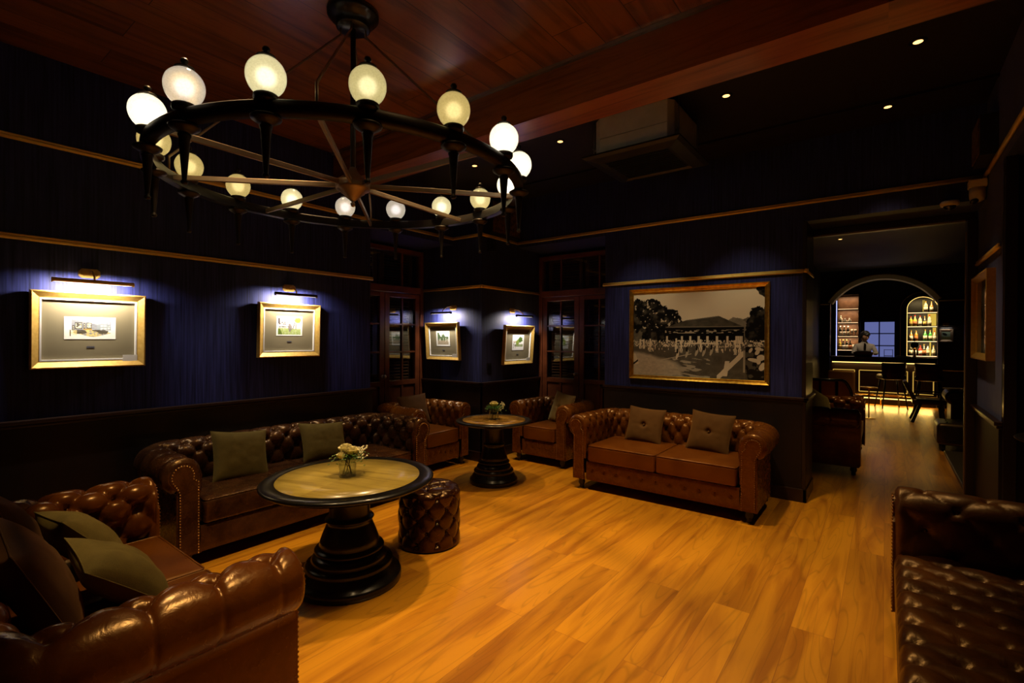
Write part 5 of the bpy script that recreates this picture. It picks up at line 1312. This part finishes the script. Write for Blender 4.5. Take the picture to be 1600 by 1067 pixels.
b_.build('buttons', 'leather_black', t)
for sx in (-1, 1):
    for sy in (-1, 1): MB().tube([(sx*.40, sy*.24, .10), (sx*.40, sy*.24, 0)], [.025, .018], 8).build('leg', 'blackwood', t)
def barrel_chair():
    root = thing('barrel_chair', 'barrel-backed armchair with black curved frame and brown panel, seen from behind', 'armchair', (-.80, 9.75, 0), PI*.93)
    A = np.linspace(-1.9, 1.9, 36); P = [(.36*math.sin(a), -.02+.34*math.cos(a)) for a in A]; 
    top = [.90-.28*sstep(.9, 1.9, abs(a)) for a in A]
    MB().tube([(x, y, z) for (x, y), z in zip(P, top)], .024, 8).build('top_rail', 'blackwood', root)
    G = np.array([[(x*.97, y*.97, .36), (x*.97, y*.97, z-.01)] for (x, y), z in zip(P, top)]); MB().grid(G).grid(G*np.array([.95, .95, 1]), flip=True).build('back_panel', 'cane', root)
    for a in (-1.9, -.7, 0, .7, 1.9):
        i = int(np.argmin(abs(A-a))); x, y = P[i]; MB().beam((x, y, .34), (x, y, top[i]), .03, .03).build('upright', 'blackwood', root)
    MB().lathe([(0, .36), (.33, .36), (.35, .38), (.35, .44), (.32, .47), (0, .475)], n=32).build('seat', 'leather_dark', root)
    for sx in (-1, 1):
        for sy in (-1, 1): MB().tube([(sx*.22, sy*.22, .36), (sx*.25, sy*.25, 0)], [.022, .015], 8).build('leg', 'blackwood', root)
barrel_chair()
def club():
    root = thing('dining_chair', 'pinkish brown upholstered chair behind the brass side table', 'chair', (-.62, 11.6, 0), PI*.9)
    MB().rbox((0, 0, .42), (.48, .46, .12), .04, .02, 8).build('seat', 'leather_near', root); c = MB().rbox((0, .2, .70), (.46, .09, .52), .04, 0, 8); c.build('backrest', 'cane', root)
    for sx in (-1, 1):
        for sy in (-1, 1): MB().tube([(sx*.19, sy*.18, .37), (sx*.21, sy*.20, 0)], [.020, .013], 8).build('leg', 'blackwood', root)
club()
t = thing('side_table', 'small round brass-topped side table near the left bar stools', 'table', (-.26, 12.0, 0)); MB().lathe([(0, .60), (.14, .60), (.145, .605), (.145, .62), (0, .62)], n=28).build('table_top', 'brass', t)
MB().tube([(0, 0, .01), (0, 0, .60)], .012, 8).lathe([(0, 0), (.11, 0), (.11, .008), (0, .014)], n=24).build('pedestal', 'brass', t)
t = thing('hearth_step', 'low dark stone step on the bar room floor by the right jamb', 'step', (.95, 7.9, 0)); MB().box(-.31, .5, -1.2, 1.0, 0, .05).build('slab', 'stone', t, bevel=.008)
# light in the bar room that falls on its floor
light('bar_downlight_beam', 'SPOT', (.1, 8.2, 3.25), 90, (1, .66, .28), (.1, 8.2, 0), spot=60, blend=.8, radius=.05)
light('bar_downlight_beam', 'SPOT', (.15, 11.5, 3.25), 60, (1, .66, .25), (.15, 11.5, 0), spot=55, blend=.8, radius=.05)
light('bar_downlight_beam', 'SPOT', (-.64, 10.2, 3.25), 30, (1, .66, .28), (-.64, 10.2, 0), spot=60, blend=.8, radius=.05)
light('arch_uplight', 'SPOT', (-.1, 14.55, 1.25), 14, (1, .78, .45), (-.1, 14.85, 3.0), spot=100, blend=.8, radius=.05)
